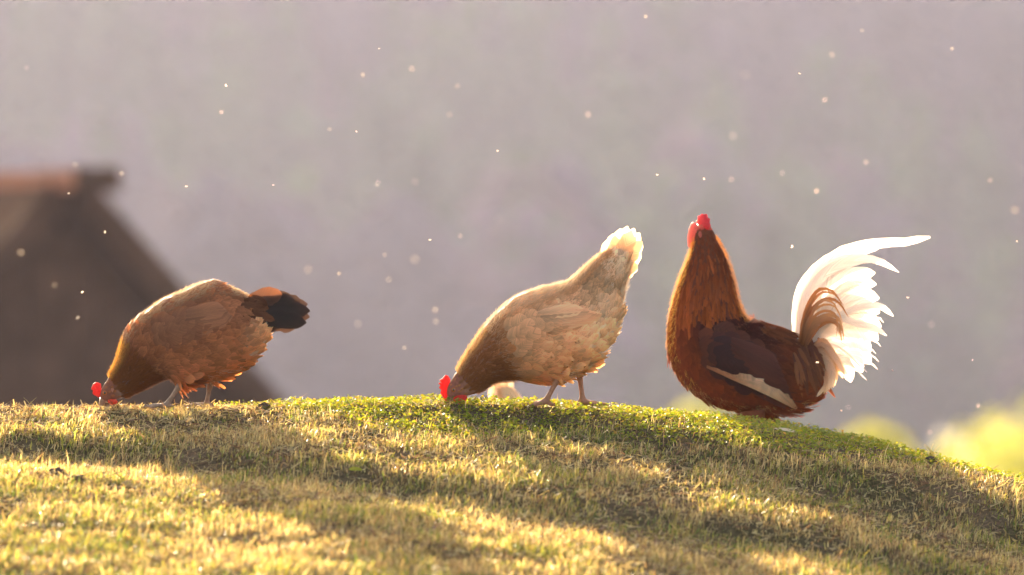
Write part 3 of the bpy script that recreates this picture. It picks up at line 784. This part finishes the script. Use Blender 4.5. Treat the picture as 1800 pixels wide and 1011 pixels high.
# ---------------- the rooster at the right, standing behind the crest
Y3 = .55
r3 = Bird('rooster', 'red brown rooster with tall arched neck and white tail standing behind the crest', 1320, 845, Y3)
r3.root.scale = ((CAM_D + Y3) / CAM_D,) * 3
r3.loft([(1237, 396, 10, 9), (1238, 408, 16, 13), (1240, 425, 20, 17), (1243, 455, 33, 26), (1243, 490, 46, 36), (1241, 530, 57, 46), (1243, 566, 67, 56), (1253, 600, 80, 70), (1275, 625, 84, 78), (1310, 640, 81, 80),
         (1350, 648, 76, 76), (1385, 655, 70, 66), (1412, 646, 56, 46), (1432, 632, 38, 30), (1444, 622, 24, 18)])
r3.add(*tube([(*(lambda q: (q[0], 0, q[1]))(r3.uw(px_, py_)),) for px_, py_ in ((1285, 588), (1318, 598), (1350, 606), (1385, 626))], [.030, .040, .041, .036], 20))
zg3 = (float(height(X(1320, Y3), Y3)) - Z(845, Y3)) / r3.root.scale[0]
r3.leg((1318, 725), (1325, 775), (1312, 835), -.040, r0=.034, r1=.0068, zg=zg3)
r3.leg((1345, 725), (1352, 775), (1346, 835), .045, r0=.034, r1=.0068, zg=zg3)
def rc(co):
    C = np.tile(np.array((.12, .035, .015)), (len(co), 1))
    C[co[:, 2] < r3.uw(0, 770)[1]] = (.42, .32, .14); C[co[:, 2] > r3.uw(0, 404)[1]] = (.50, .07, .05)
    return C
r3.build_body(rc)
def f3(s, th, px, py):
    up = math.sin(th)
    if s < .02 or (1316 < px < 1372 and py < 588): return None
    if s < .06: return (.010, .005, .04, (.16, .035, .015))
    if s < .40:
        t = float(smooth(.05, .40, s)); return (.030 + .030 * t, .0080, .06 + .06 * t, mixc((.17, .034, .010), (.34, .085, .016), t) * random.uniform(.75, 1.3), .3)
    br = float(smooth(-.1, -.7, up)); t = float(smooth(.68, .9, s))
    c = mixc((.055, .014, .010), (.20, .044, .013), br); c = mixc(c, (.22, .052, .016), t)
    if s > .8 : return (.034, .009, .14, c, .25)
    return (.032, .019, .12 + .05 * br, c)
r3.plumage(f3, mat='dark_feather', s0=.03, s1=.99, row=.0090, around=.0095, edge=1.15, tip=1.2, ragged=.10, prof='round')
def hack(s, th, px, py):
    if not .12 < s < .42 or (s > .27 and math.sin(th) > .55): return None
    return (.080, .0085, .05, np.array((.33, .082, .015)) * random.uniform(.8, 1.2), .4)
r3.plumage(hack, s0=.12, s1=.42, row=.013, around=.011, name='hackle', mat='hackle', prof='point', tip=1.3, base=.7)
def fz3(s, th):  # gold barbs on breast and nape: sun rim put into the colour
    up = math.sin(th)
    if s < .05: return None
    if up < -.80: return (.012, (.90, .50, .08) if s < .55 else (.70, .36, .12))
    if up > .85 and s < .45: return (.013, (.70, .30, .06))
    return None if random.random() < .85 else (.007, (.22, .06, .02))
r3.fuzz(20000, fz3)
def wing_c(a, q):
    e = float(smooth(.16, .0, a)) * .8 + float(smooth(.18, .0, q)) * .6
    return mixc(mixc((.038, .010, .012), (.07, .018, .012), a), (.15, .036, .012), min(e, 1))
r3.wing([(1226, 586), (1262, 582), (1308, 594), (1350, 620), (1392, 660)], [(1232, 648), (1268, 664), (1310, 681), (1352, 697), (1400, 720)],
        wing_c, (.62, .44, .32), n_fl=9, cw=28, fw=24, bulge=.012, a_fl=.34, edge=1.05, covert_len=.2, flight_fn=lambda q: (.10, .026, .016))
# pale bow of secondaries over the dark shoulder
for s_ in (-1, 1):
    w3 = [c for c in r3.root.children if c.name.startswith('wing')][0 if s_ < 0 else -1]
    lo = [(1240, 646), (1285, 667), (1322, 683), (1350, 696), (1370, 706), (1400, 721)]; hi_ = [(1240, 641), (1285, 656), (1318, 654), (1346, 631), (1364, 664), (1400, 715)]
    cs = [(.34, .12, .05), (.52, .25, .12), (.74, .49, .33), (.82, .61, .45), (.80, .57, .41), (.52, .30, .18)]
    V, F, C, U = [], [], [], []; nn_, mm_ = 26, 7
    for i_ in range(nn_):
        t_ = i_ / (nn_ - 1) * 5
        l_ = np.array([np.interp(t_, range(6), [p[k] for p in lo]) for k in (0, 1)]); h_ = np.array([np.interp(t_, range(6), [p[k] for p in hi_]) for k in (0, 1)])
        c_ = np.array([np.interp(t_, range(6), [p[k] for p in cs]) for k in range(3)])
        for k in range(mm_):
            f = k / (mm_ - 1); p = l_ * (1 - f) + h_ * f + np.array([0, random.uniform(-1.2, 1.2) if k == mm_ - 1 else 0]); u_, w_ = r3.uw(*p)
            V.append((u_, r3.side_y(u_, w_, s_) + s_ * (.0165 - .004 * f ** 2 + .0012 * (k % 2)), w_)); U.append((f * 2 - 1, t_ * .4 + f)); C.append(c_ * random.uniform(.86, 1.1) * (.82 + .25 * (1 - f) + (.1 if k % 2 else 0)))
    for i_ in range(nn_ - 1):
        for k in range(mm_ - 1): q_ = i_ * mm_ + k; F.append([q_, q_ + 1, q_ + mm_ + 1, q_ + mm_])
    mesh_np('wing_bar', np.array(V), np.array(F), M['feather'], w3, np.clip(np.array(C), 0, 1), np.array(U))
# feathers over the back and the neck's foot, laid from above
top = []
for q in range(150):
    px = 1330 + 80 * (1 - q / 150); u = r3.uw(px + random.uniform(-3, 3), 0)[0]; v = random.uniform(-.06, .06)
    hit = r3.bvh.ray_cast(Vector((u, v, .6 - 0.0)), Vector((0, 0, -1)))
    if hit[0] is None or hit[0].z > r3.uw(0, 535)[1] or hit[1].z < .55: continue
    n_ = hit[1]; d_ = Vector((1, v * 4, -.2)); d_ = (d_ - n_ * d_.dot(n_)).normalized()
    top.append((hit[0] + n_ * .002, d_, n_))
A_ = lambda i: np.array([tuple(t_[i]) for t_ in top]); nt_ = len(top)
V_, F_, C_, U_ = feathers(A_(0), A_(1), A_(2), rng.uniform(.030, .045, nt_), rng.uniform(.010, .016, nt_), rng.uniform(.0, .06, nt_), np.full(nt_, .10), np.array((.16, .045, .018)) * rng.uniform(.6, 1.4, (nt_, 1)), prof='point', tip=1.3)
o = mesh_np('saddle_feathers', V_, F_, M['dark_feather'], r3.root, C_, U_); o['kind'] = 'stuff'
# saddle hackles hanging over the tail root
sd_items = []
for q in range(46):
    x0 = random.uniform(1392, 1438); y0 = random.uniform(590, 650); ln = random.uniform(35, 62)
    sd_items.append(((x0, y0), (x0 + ln * random.uniform(.1, .65), y0 + ln * .9), 8, mixc((.13, .035, .015), (.38, .13, .035), random.random() ** 1.5), random.uniform(.002, .014)))
for s_ in (-1, 1): r3.draped('saddle_hackle', sd_items, s_, r3.root, prof='point', tip=1.4, stuff=True)
WT = (.82, .77, .73)
def tailf(pts, wd, c=WT, y0=0, y1=0, name='tail_feather', tipc=None, face=0.0, prof='quill'):
    r3.plume(name, pts, wd, c, y0, y1, mat='tail_white' if c is WT else 'feather', tipc=tipc, prof=prof, face=face, n=16)
tailf([(1398, 590), (1408, 530), (1440, 475), (1490, 440), (1545, 428), (1590, 425), (1634, 417)], 26, y1=-.02, name='sickle_feather', prof='sickle')
tailf([(1400, 590), (1412, 520), (1448, 470), (1495, 445), (1530, 434), (1556, 430)], 28, y0=.02, y1=.04, name='sickle_feather')
tailf([(1402, 590), (1420, 520), (1465, 473), (1515, 455), (1550, 462), (1579, 479)], 26, y0=-.01, y1=-.03, name='sickle_feather', prof='point')
tailf([(1402, 595), (1415, 530), (1445, 480), (1490, 455), (1530, 452)], 34, y0=.01, y1=.02)
tailf([(1398, 590), (1402, 545), (1418, 500), (1450, 465), (1490, 445)], 30, y0=.0, y1=.0)
fan = [((1537, 480), 40), ((1541, 500), 42), ((1546, 525), 42), ((1545, 550), 42), ((1549, 575), 40), ((1543, 598), 40), ((1530, 618), 38), ((1532, 640), 38), ((1516, 655), 34), ((1495, 672), 30), ((1518, 492), 40), ((1525, 540), 40), ((1520, 580), 40)]
for q, (tp, wd) in enumerate(fan):
    f = max(0, (tp[1] - 480) / 190)
    mx_, my_ = 1470 - 20 * f, 500 + 120 * f
    yy = random.uniform(-.03, .035)
    tailf([(1412 + 10 * f, 600 + 20 * f), (1436 + 4 * f, 545 + 70 * f), (mx_ + 10, my_ - 8 + 20 * f), ((mx_ + tp[0]) / 2 + 12, (my_ + tp[1]) / 2 - 8), tp], wd, y0=yy * .3, y1=yy, prof='round', face=random.uniform(-.4, .4))
for tp, via in (((1569, 556), (1545, 538)), ((1557, 590), (1535, 575))):
    tailf([(1425, 605), (1465, 560), (1510, 540 if tp[1] < 570 else 570), via, tp], 13, y0=-.02, y1=-.035, prof='quill')
for q in range(11):           # brown coverts arching at the front of the tail, loose and narrow
    f = q / 10; jx = random.uniform(-6, 6); jy = random.uniform(-9, 9)
    tailf([(1404 + 10 * f, 600 + 14 * f), (1416 + 12 * f, 545 + 45 * f), (1440 + 14 * f + jx, 510 + 64 * f + jy), (1464 + 10 * f + jx, 512 + 68 * f + jy), (1484 - 6 * f + 2 * jx, 536 + 74 * f + 2 * jy)], random.uniform(4, 9), c=mixc((.15, .04, .015), (.32, .12, .035), random.random()), y0=-.03, y1=-.05 - .01 * f, name='tail_covert', tipc=mixc((.50, .22, .07), (.80, .55, .30), random.random()), prof='point', face=random.uniform(.1, .7))
for q in range(16):           # loose white filaments at the rim of the tail
    f = q / 15; a0 = R(60 - 92 * f); rr = random.uniform(118, 146) - 12 * f
    ex, ey = 1418 + rr * math.cos(a0) * .98, 598 - rr * math.sin(a0)
    tailf([(1420, 598), (1418 + rr * .5 * math.cos(a0 + .25), 598 - rr * .5 * math.sin(a0 + .25)), (ex, ey), (ex + 9, ey + 9)], random.uniform(2, 4.5), y0=0, y1=random.uniform(-.05, .05), name='tail_filament', prof='quill')
for q in range(20):           # cream coverts cascading below
    f = (q + .5) / 20; yy = random.uniform(-.05, .03); jx = random.uniform(-8, 8)
    tailf([(1422, 618 + 14 * f), (1444 - 4 * f, 596 + 50 * f), (1466 - 12 * f + jx * .5, 618 + 55 * f), (1490 - 52 * f + jx, 652 + 46 * f)], 10, c=(.36, .13, .04), y0=-.03, y1=yy - .015, name='tail_covert', tipc=(.88, .72, .52), prof='round', face=random.uniform(-.2, .5))

before = set(r3.root.children)
r3.plate('comb', [(1228, 402), (1222, 396), (1216, 388), (1221, 387), (1222, 379), (1228, 383), (1232, 376), (1237, 382), (1243, 376), (1246, 385), (1253, 384), (1252, 393), (1256, 398), (1248, 406), (1238, 408)], .0, .013, (.60, .05, .06))
for yy in (-.014, .012): r3.plate('wattle', [(1220, 390), (1230, 392), (1236, 402), (1234, 418), (1226, 434), (1216, 440), (1208, 434), (1206, 418), (1211, 402)], yy, .010, (.66, .17, .13))
r3.beak((1228, 401), (1211, 399), .0075)
r3.head_bits((1231, 403), (1243, 413), .0125, (.45, .12, .09))
hu = r3.uw(1237, 0)[0]; RT = Matrix.Translation((hu, 0, 0)) @ Matrix.Rotation(R(-58), 4, 'Z') @ Matrix.Translation((-hu, 0, 0))
for o in [c for c in r3.root.children if c not in before]:      # the rooster looks away over his left shoulder
    for q in [o] + list(o.children): q.data.transform(RT)

# ------------------------------------------------------------------ small things lying on the turf
def on_ground(px, row_guess):
    ys = np.linspace(.02, -3.3, 1200); D = CAM_D + ys
    xs = (px - 900) / PPM * D / CAM_D
    rows = 505.5 - (height(xs, ys) - CAM_Z) / D * CAM_D * PPM
    ok = np.where(rows >= row_guess)[0]
    i = ok[0] if len(ok) else -1
    return xs[i], ys[i], float(height(xs[i], ys[i]))
def fallen_feather(name, px, row, L, W, rz, c, label, tilt=.15, zup=.014):
    x, y, z = on_ground(px, row)
    d = np.array([[math.cos(rz), math.sin(rz), tilt]]); n = np.array([[0, -.3, 1.0]])
    V, F, C, UV = feathers(np.zeros((1, 3)), d, n, np.array([L]), np.array([W]), np.array([.1]), np.array([.25]), np.array([c]), prof='round', ragged=.05)
    o = mesh_np(name, V, F, M['tail_white'], None, C, UV); o.location = (x, y, z + zup)
    return tag(o, label, 'feather')
fallen_feather('fallen_feather', 1362, 766, .042, .018, -.15, (.85, .72, .55), 'small white moulted feather lying on the clover below the rooster', 0.0, .016)
def clod(name, px, row, r, label, cat, seed, mat='clod', sq=.7):
    x, y, z = on_ground(px, row); bm = bmesh.new(); bmesh.ops.create_icosphere(bm, subdivisions=3, radius=1)
    rr = random.Random(seed)
    for v in bm.verts:
        p = v.co * 2.1; k = 1 + .35 * (math.sin(p.x * 2.3 + seed) * math.sin(p.y * 2.9 + 1.7 * seed) + .5 * math.sin(p.z * 4.1 + seed)) + rr.uniform(-.08, .08)
        v.co = Vector((v.co.x * 1.25 * k, v.co.y * k, v.co.z * sq * k)) * r
    V = np.array([tuple(v.co) for v in bm.verts]); F = [tuple(v.index for v in f.verts) for f in bm.faces]; bm.free()
    o = mesh_np(name, V, F, M[mat]); o.location = (x, y, z + r * sq * .6)
    return tag(o, label, cat)
clod('soil_clod', 100, 838, .014, 'dark clod of soil standing in the lower left grass', 'clod', 1)
clod('soil_clod', 132, 848, .013, 'flatter brown clod of soil right of the dark one, lower left', 'clod', 2)
clod('soil_clod', 465, 716, .009, 'small dark clod on the crest right of the brown hen', 'clod', 4)
clod('soil_clod', 1636, 812, .010, 'dark lump on the crest where the knoll drops away right', 'clod', 5)
def leaf_bit(px, row, r, c, label, rz):
    x, y, z = on_ground(px, row); pts = []
    for k in range(10):
        t = k / 10 * 2 * math.pi; pts.append((math.cos(t) * r * 1.3, math.sin(t) * r * (.75 + .1 * (k % 2)), .25 * r * math.sin(t) ** 2 + .004 * math.cos(t)))
    pts.append((0, 0, -.001)); F = [(k, (k + 1) % 10, 10) for k in range(10)]
    o = mesh_np('fallen_leaf', np.array(pts), F, M['leaf'], C=np.tile(np.array(c), (11, 1))); o.location = (x, y, z + .008); o.rotation_euler = (.5, .3, rz)
    tag(o, label, 'leaf')
leaf_bit(625, 832, .010, (.34, .36, .03), 'yellow green leaf lying in the straw grass above the shadow', .3)
leaf_bit(782, 842, .007, (.70, .60, .40), 'pale dry leaf at the upper edge of the long shadow', 1.0)
leaf_bit(380, 908, .007, (.72, .62, .50), 'whitish dry leaf bit in the lower left grass', .4)
def stalks(px, row, n, h, label):
    x, y, z = on_ground(px, row); V, F, C = [], [], []
    for k in range(n):
        a = random.uniform(0, 6.28); l = h * random.uniform(.6, 1.1); bx = random.uniform(-.008, .008); o0 = len(V)
        for i in range(6):
            t = i / 5; w_ = .0012 * (1 - t * .7)
            p = Vector((bx + math.cos(a) * l * .5 * t * t, math.sin(a) * l * .5 * t * t, l * t * (1 - .15 * t)))
            V += [p + Vector((w_, 0, 0)), p - Vector((w_ * .5, w_, 0)), p - Vector((w_ * .5, -w_, 0))]; C += [np.array((.42, .34, .13))] * 3
        for i in range(5):
            for q in range(3): F.append((o0 + i * 3 + q, o0 + i * 3 + (q + 1) % 3, o0 + i * 3 + 3 + (q + 1) % 3, o0 + i * 3 + 3 + q))
    o = mesh_np('grass_stalk', np.array([tuple(v) for v in V]), F, M['straw'], C=np.array(C)); o.location = (x, y, z); tag(o, label, 'grass')
stalks(52, 722, 3, .036, 'thin dry grass stalks on the crest at the far left')
stalks(112, 722, 1, .040, 'single dry grass stalk on the crest left of the brown hen')
stalks(325, 724, 3, .036, 'dry grass stalks between the legs of the brown hen')
stalks(905, 718, 5, .036, 'dark grass tuft on the crest under the buff hen')
stalks(1640, 812, 8, .042, 'wispy grass tuft behind the dark lump on the right crest')

# ------------------------------------------------------------------ hut behind the knoll
YH = 34.0
def box(name, V8, mat, parent):
    F = [(0, 1, 2, 3), (7, 6, 5, 4), (0, 4, 5, 1), (1, 5, 6, 2), (2, 6, 7, 3), (3, 7, 4, 0)]
    return mesh_np(name, np.array([tuple(v) for v in V8]), F, M[mat], parent, smooth_shade=False)
def plank(name, a, d, L, wv, W, tv, T, mat, parent):
    a = Vector(a); d = Vector(d) * L; wv = Vector(wv) * W; tv = Vector(tv) * T
    return box(name, [a, a + d, a + d + wv, a + wv, a + tv, a + d + tv, a + d + wv + tv, a + wv + tv], mat, parent)
hut_x, hut_z = X(102, YH), float(height(X(102, YH), YH))
apex = Z(342, YH) - hut_z                     # ridge height over the ground
hut = empty('wooden_hut', (hut_x, YH, hut_z), R(24))
tag(hut, 'dark blurred wooden hut with steep gable behind the brown hen at left', 'hut')
# local frame: gable in the plane y=0 facing -y, ridge running along +y then turned by the empty
PITCH = math.atan(1.06); HALF = 3.1; LEN = 6.0; EAVE = apex - HALF * math.tan(PITCH)
bw = .24; nb = int(2 * HALF / bw)
for k in range(nb):                            # upright gable boards
    x0 = -HALF + k * bw; x1 = x0 + bw - .012
    za = apex - abs(x0) * math.tan(PITCH); zb = apex - abs(x1) * math.tan(PITCH)
    if x0 < 0 < x1: za = zb = min(za, zb)
    t = .03 if k % 2 else .045
    box('wall_board', [(x0, -t, 0), (x1, -t, 0), (x1, -t, zb), (x0, -t, za), (x0, 0, 0), (x1, 0, 0), (x1, 0, zb), (x0, 0, za)], 'wood', hut)
for s in (-1, 1):
    V = [(s * (HALF - .02), .02, 0), (s * (HALF - .02), LEN, 0), (s * (HALF - .02), LEN, EAVE), (s * (HALF - .02), .02, EAVE), (s * (HALF - .1), .02, 0), (s * (HALF - .1), LEN, 0), (s * (HALF - .1), LEN, EAVE), (s * (HALF - .1), .02, EAVE)]
    box('side_wall', V, 'wood', hut)
    slope = Vector((s * math.cos(PITCH), 0, -math.sin(PITCH))); nrm = Vector((s * math.sin(PITCH), 0, math.cos(PITCH)))
    run = (HALF + .25) / math.cos(PITCH); nr = 11
    roof = None
    for k in range(nr):                        # board courses, each lapping the one below
        a = Vector((0, -.22, apex + .05)) + slope * (run / nr * k) + nrm * (.02 if k else .025)
        o = plank('roof_board', a, (0, 1, 0), LEN + .45, slope, run / nr * 1.1, (nrm + slope * .0), .045 if k % 2 else .07, 'wood', hut)
    a = Vector((0, -.27, apex - .06)); plank('verge_board', a, slope, run, (0, 1, 0), .05, nrm, .20, 'wood', hut)
plank('back_wall', (-HALF + .12, LEN - .06, 0), (1, 0, 0), 2 * HALF - .24, (0, 0, 1), EAVE, (0, 1, 0), .06, 'wood', hut)
# broad red-brown ridge capping that runs out past the gable
V, F = [], []
hut_r = plank('ridge_cap', (-.13, -.70, apex + .03), (0, 1, 0), LEN + .9, (1, 0, 0), .26, (0, 0, 1), .125, 'ridge', hut)
plank('ridge_cap_end', (-.15, -.77, apex + .01), (0, 1, 0), .066, (1, 0, 0), .30, (0, 0, 1), .16, 'wood', hut)

# ------------------------------------------------------------------ bushes and trees in the valley
def crown(n, blobs, leaf, c0, c1, seed):
    rg = np.random.default_rng(seed); P = []
    wts = np.array([b_[3] ** 2 for b_ in blobs]); wts = wts / wts.sum()
    pick = rg.choice(len(blobs), n, p=wts); bl = np.array(blobs)[pick]
    d = rg.normal(0, 1, (n, 3)); d /= np.linalg.norm(d, axis=1)[:, None]
    rad = bl[:, 3] * (.55 + .5 * rg.random(n) ** .6)
    c = bl[:, :3] + d * rad[:, None] * np.array([1, 1, .85])
    nrm = d + rg.normal(0, .7, (n, 3)); nrm /= np.linalg.norm(nrm, axis=1)[:, None]
    a = np.cross(nrm, rg.normal(0, 1, (n, 3))); a /= np.linalg.norm(a, axis=1)[:, None]; b_ = np.cross(nrm, a)
    s = leaf * rg.uniform(.6, 1.3, n)[:, None]
    V = np.stack([c - a * s, c + b_ * s * .5, c + a * s, c - b_ * s * .5], 1).reshape(-1, 3)
    t = rg.random((n, 1)); C = (np.array(c0) * (1 - t) + np.array(c1) * t) * rg.uniform(.7, 1.25, (n, 1))
    return V, np.arange(n * 4).reshape(n, 4), np.repeat(C, 4, 0)
def bush(px, row_top, y, rad, label, seed, name='leafy_bush', group=None):
    x = X(px, y); zt = Z(row_top, y); zg = float(height(x, y)); h = zt - zg
    root = empty(name, (x, y, zg)); tag(root, label, 'bush', group)
    rr = random.Random(seed); blobs = [(0, 0, h - rad * .8, rad * .8)]
    for k in range(12):
        a = rr.uniform(0, 6.28); q = rad * rr.uniform(.3, .85)
        zz = rr.uniform(h * .25, h - rad * .6); blobs.append((math.cos(a) * q, math.sin(a) * q, zz, rad * rr.uniform(.35, .6)))
    V, F, C = crown(5200, blobs, .055, (.40, .38, .085), (.30, .32, .07), seed)
    mesh_np('crown', V, F, M['foliage'], root, C, smooth_shade=False)
    Vt, Ft = tube([(0, 0, -.1), (.04, .02, h * .35), (-.03, .05, h * .6), (0, 0, h * .85)], [.10, .075, .05, .015], 8)
    mesh_np('trunk', np.array([tuple(v) for v in Vt]), Ft, M['bark'], root)
bush(1755, 712, 62, 1.1, 'bright yellow green bush glowing in the sun below right edge', 1)
bush(1860, 665, 70, 1.5, 'taller yellow green bush cut by the right edge of the picture', 2)
bush(1535, 738, 66, .55, 'small yellow green bush just above the falling crest, right of the rooster', 3)
bush(1228, 700, 78, .5, 'faint green bush under the breast of the rooster', 4)

# forest on the far hillside: one hazy mass of conifers and bare broadleaf trees
def forest(n, seed):
    rg = np.random.default_rng(seed); Vs, Cs = [], []
    for k in range(n):
        y = 330 + 450 * ((k + rg.random()) / n) ** .9; x = rg.uniform(-1, 1) * (30 + y * .15)
        z = float(height(x, y)); h = rg.uniform(11, 19); kind = float(np.clip(vnoise(x, y, .045, 17) * 1.5 - .25 + rg.normal(0, .16), 0, .999))   # stands of one kind
        m = 170; t = rg.random(m) ** .75
        rad = (.10 + (1 - t) * h * .19) if kind < .6 else h * .27 * np.sin(np.clip(t * .85 + .1, 0, 1) * np.pi) ** .7 + .1
        a = rg.uniform(0, 2 * np.pi, m); q = rad * np.sqrt(rg.uniform(.25, 1, m))
        c = np.stack([x + np.cos(a) * q, y + np.sin(a) * q, z + .4 + t * h], -1)
        d1 = np.stack([np.cos(a), np.sin(a), rg.normal(-.4, .3, m)], -1); d2 = np.stack([-np.sin(a), np.cos(a), rg.normal(0, .4, m)], -1)
        s = rg.uniform(.7, 1.5, m)[:, None]
        Vs.append(np.stack([c - d1 * s, c + d2 * s * .6, c + d1 * s, c - d2 * s * .6], 1).reshape(-1, 3))
        cc = np.array([(.034, .070, .028), (.058, .105, .036), (.074, .056, .080), (.062, .052, .066)][int(kind < .6) * int(rg.random() < .5) if kind < .6 else (2 if kind < .84 else 3)])
        Cs.append(np.repeat(cc[None] * rg.uniform(.7, 1.3, (m, 1)), 4, 0))
        r0 = .14; tr = [(x - r0, y, z - .5), (x + r0, y, z - .5), (x + .03, y, z + h * .8), (x - .03, y, z + h * .8), (x, y - r0, z - .5), (x, y + r0, z - .5), (x, y + .03, z + h * .8), (x, y - .03, z + h * .8)]
        Vs.append(np.array(tr)); Cs.append(np.tile(np.array((.09, .07, .06)), (8, 1)))
    V = np.concatenate(Vs); o = mesh_np('far_forest', V, np.arange(len(V)).reshape(-1, 4), M['far_foliage'], None, np.concatenate(Cs), smooth_shade=False)
    tag(o, 'far hazy wood covering the hillside behind the birds', 'forest', kind='stuff')
forest(1950, 4)

# ------------------------------------------------------------------ insects drifting in the backlight
S_ = [(666, 86), (397, 151), (627, 232), (875, 266), (328, 328), (481, 326), (120, 341), (184, 409), (756, 422), (1406, 130), (1155, 308), (1393, 434), (1787, 425), (1238, 315), (144, 514), (1596, 524), (1710, 633), (1568, 651), (1437, 637), (1480, 722)]
B_ = [(47, 120), (637, 132), (805, 151), (390, 198), (723, 121), (579, 228), (790, 202), (665, 322), (215, 305), (132, 290), (809, 416), (676, 449), (595, 481), (684, 492), (1135, 30), (1516, 54), (1674, 86), (1463, 97), (1450, 176), (1034, 202), (1285, 316), (1376, 305), (1521, 285), (1741, 318), (1435, 337), (97, 502), (138, 558), (766, 545), (765, 566), (710, 612), (1492, 716), (1635, 760), (1720, 714)]
C_ = [(35, 444), (878, 385), (729, 457), (541, 475), (730, 320), (1311, 132), (1289, 240), (1784, 370), (630, 570), (1638, 571)]
def insect_mesh():
    V, F = tube([(-.0028, 0, 0), (-.001, 0, .0003), (.001, 0, .0004), (.0026, 0, .0002)], [.0003, .0006, .0007, .0004], 6)
    V = [tuple(v) for v in V]
    for s in (-1, 1):
        for a, l in ((.5, .0046), (-.35, .0038)):
            o0 = len(V); d = Vector((math.sin(a), s * math.cos(a), .35)).normalized(); p = Vector((math.cos(a), -s * math.sin(a), 0))
            for t, w_ in ((0, .15), (.35, .75), (.7, 1), (.92, .6)):
                c = d * l * t + Vector((.0005, 0, .0006)); V += [tuple(c - p * w_ * .0014), tuple(c + p * w_ * .0014)]
            for i in range(3): F.append((o0 + 2 * i, o0 + 2 * i + 1, o0 + 2 * i + 3, o0 + 2 * i + 2))
    me = mesh_np('flying_insect', np.array(V), F, M['insect'], C=np.tile(np.array((.66, .55, .44)), (len(V), 1)))
    return me
proto = insect_mesh(); first = True
for lst, ylo, yhi, k0, k1 in ((S_, -.35, .4, .6, .9), (B_, 1.9, 4.2, .7, 1.15), (C_, 4.5, 7.5, 1.1, 1.6)):
    for px, py in lst:
        y = random.uniform(ylo, yhi); o = proto if first else link(proto.copy()); first = False
        o.location = (X(px, y), y, Z(py, y)); o.scale = (random.uniform(k0, k1),) * 3
        o.rotation_euler = (random.uniform(-1.2, 1.2), random.uniform(-1.2, 1.2), random.uniform(0, 6.28))
        tag(o, 'tiny sunlit insect hovering in the hazy air', 'insect', 'insects in the hazy air')

# ------------------------------------------------------------------ haze
zt = float(GZ.max()) + 24
zb = float(GZ.min()) - 1
hv = [(-322, -62, zb), (322, -62, zb), (322, 982, zb), (-322, 982, zb), (-322, -62, zt), (322, -62, zt), (322, 982, zt), (-322, 982, zt)]
hz = mesh_np('haze', np.array(hv), [(3, 2, 1, 0), (4, 5, 6, 7), (0, 1, 5, 4), (1, 2, 6, 5), (2, 3, 7, 6), (3, 0, 4, 7)], None, smooth_shade=False)
m, nt, out = new_mat('hazy_air')
pv = N_(nt, 'ShaderNodeVolumePrincipled')
pv.inputs['Color'].default_value = (.66, .70, 1.0, 1); pv.inputs['Density'].default_value = .000158; pv.inputs['Anisotropy'].default_value = .45
nt.links.new(pv.outputs[0], out.inputs['Volume'])
hz.data.materials.append(m)
tag(hz, 'pale backlit haze filling the valley air', 'haze', kind='stuff')
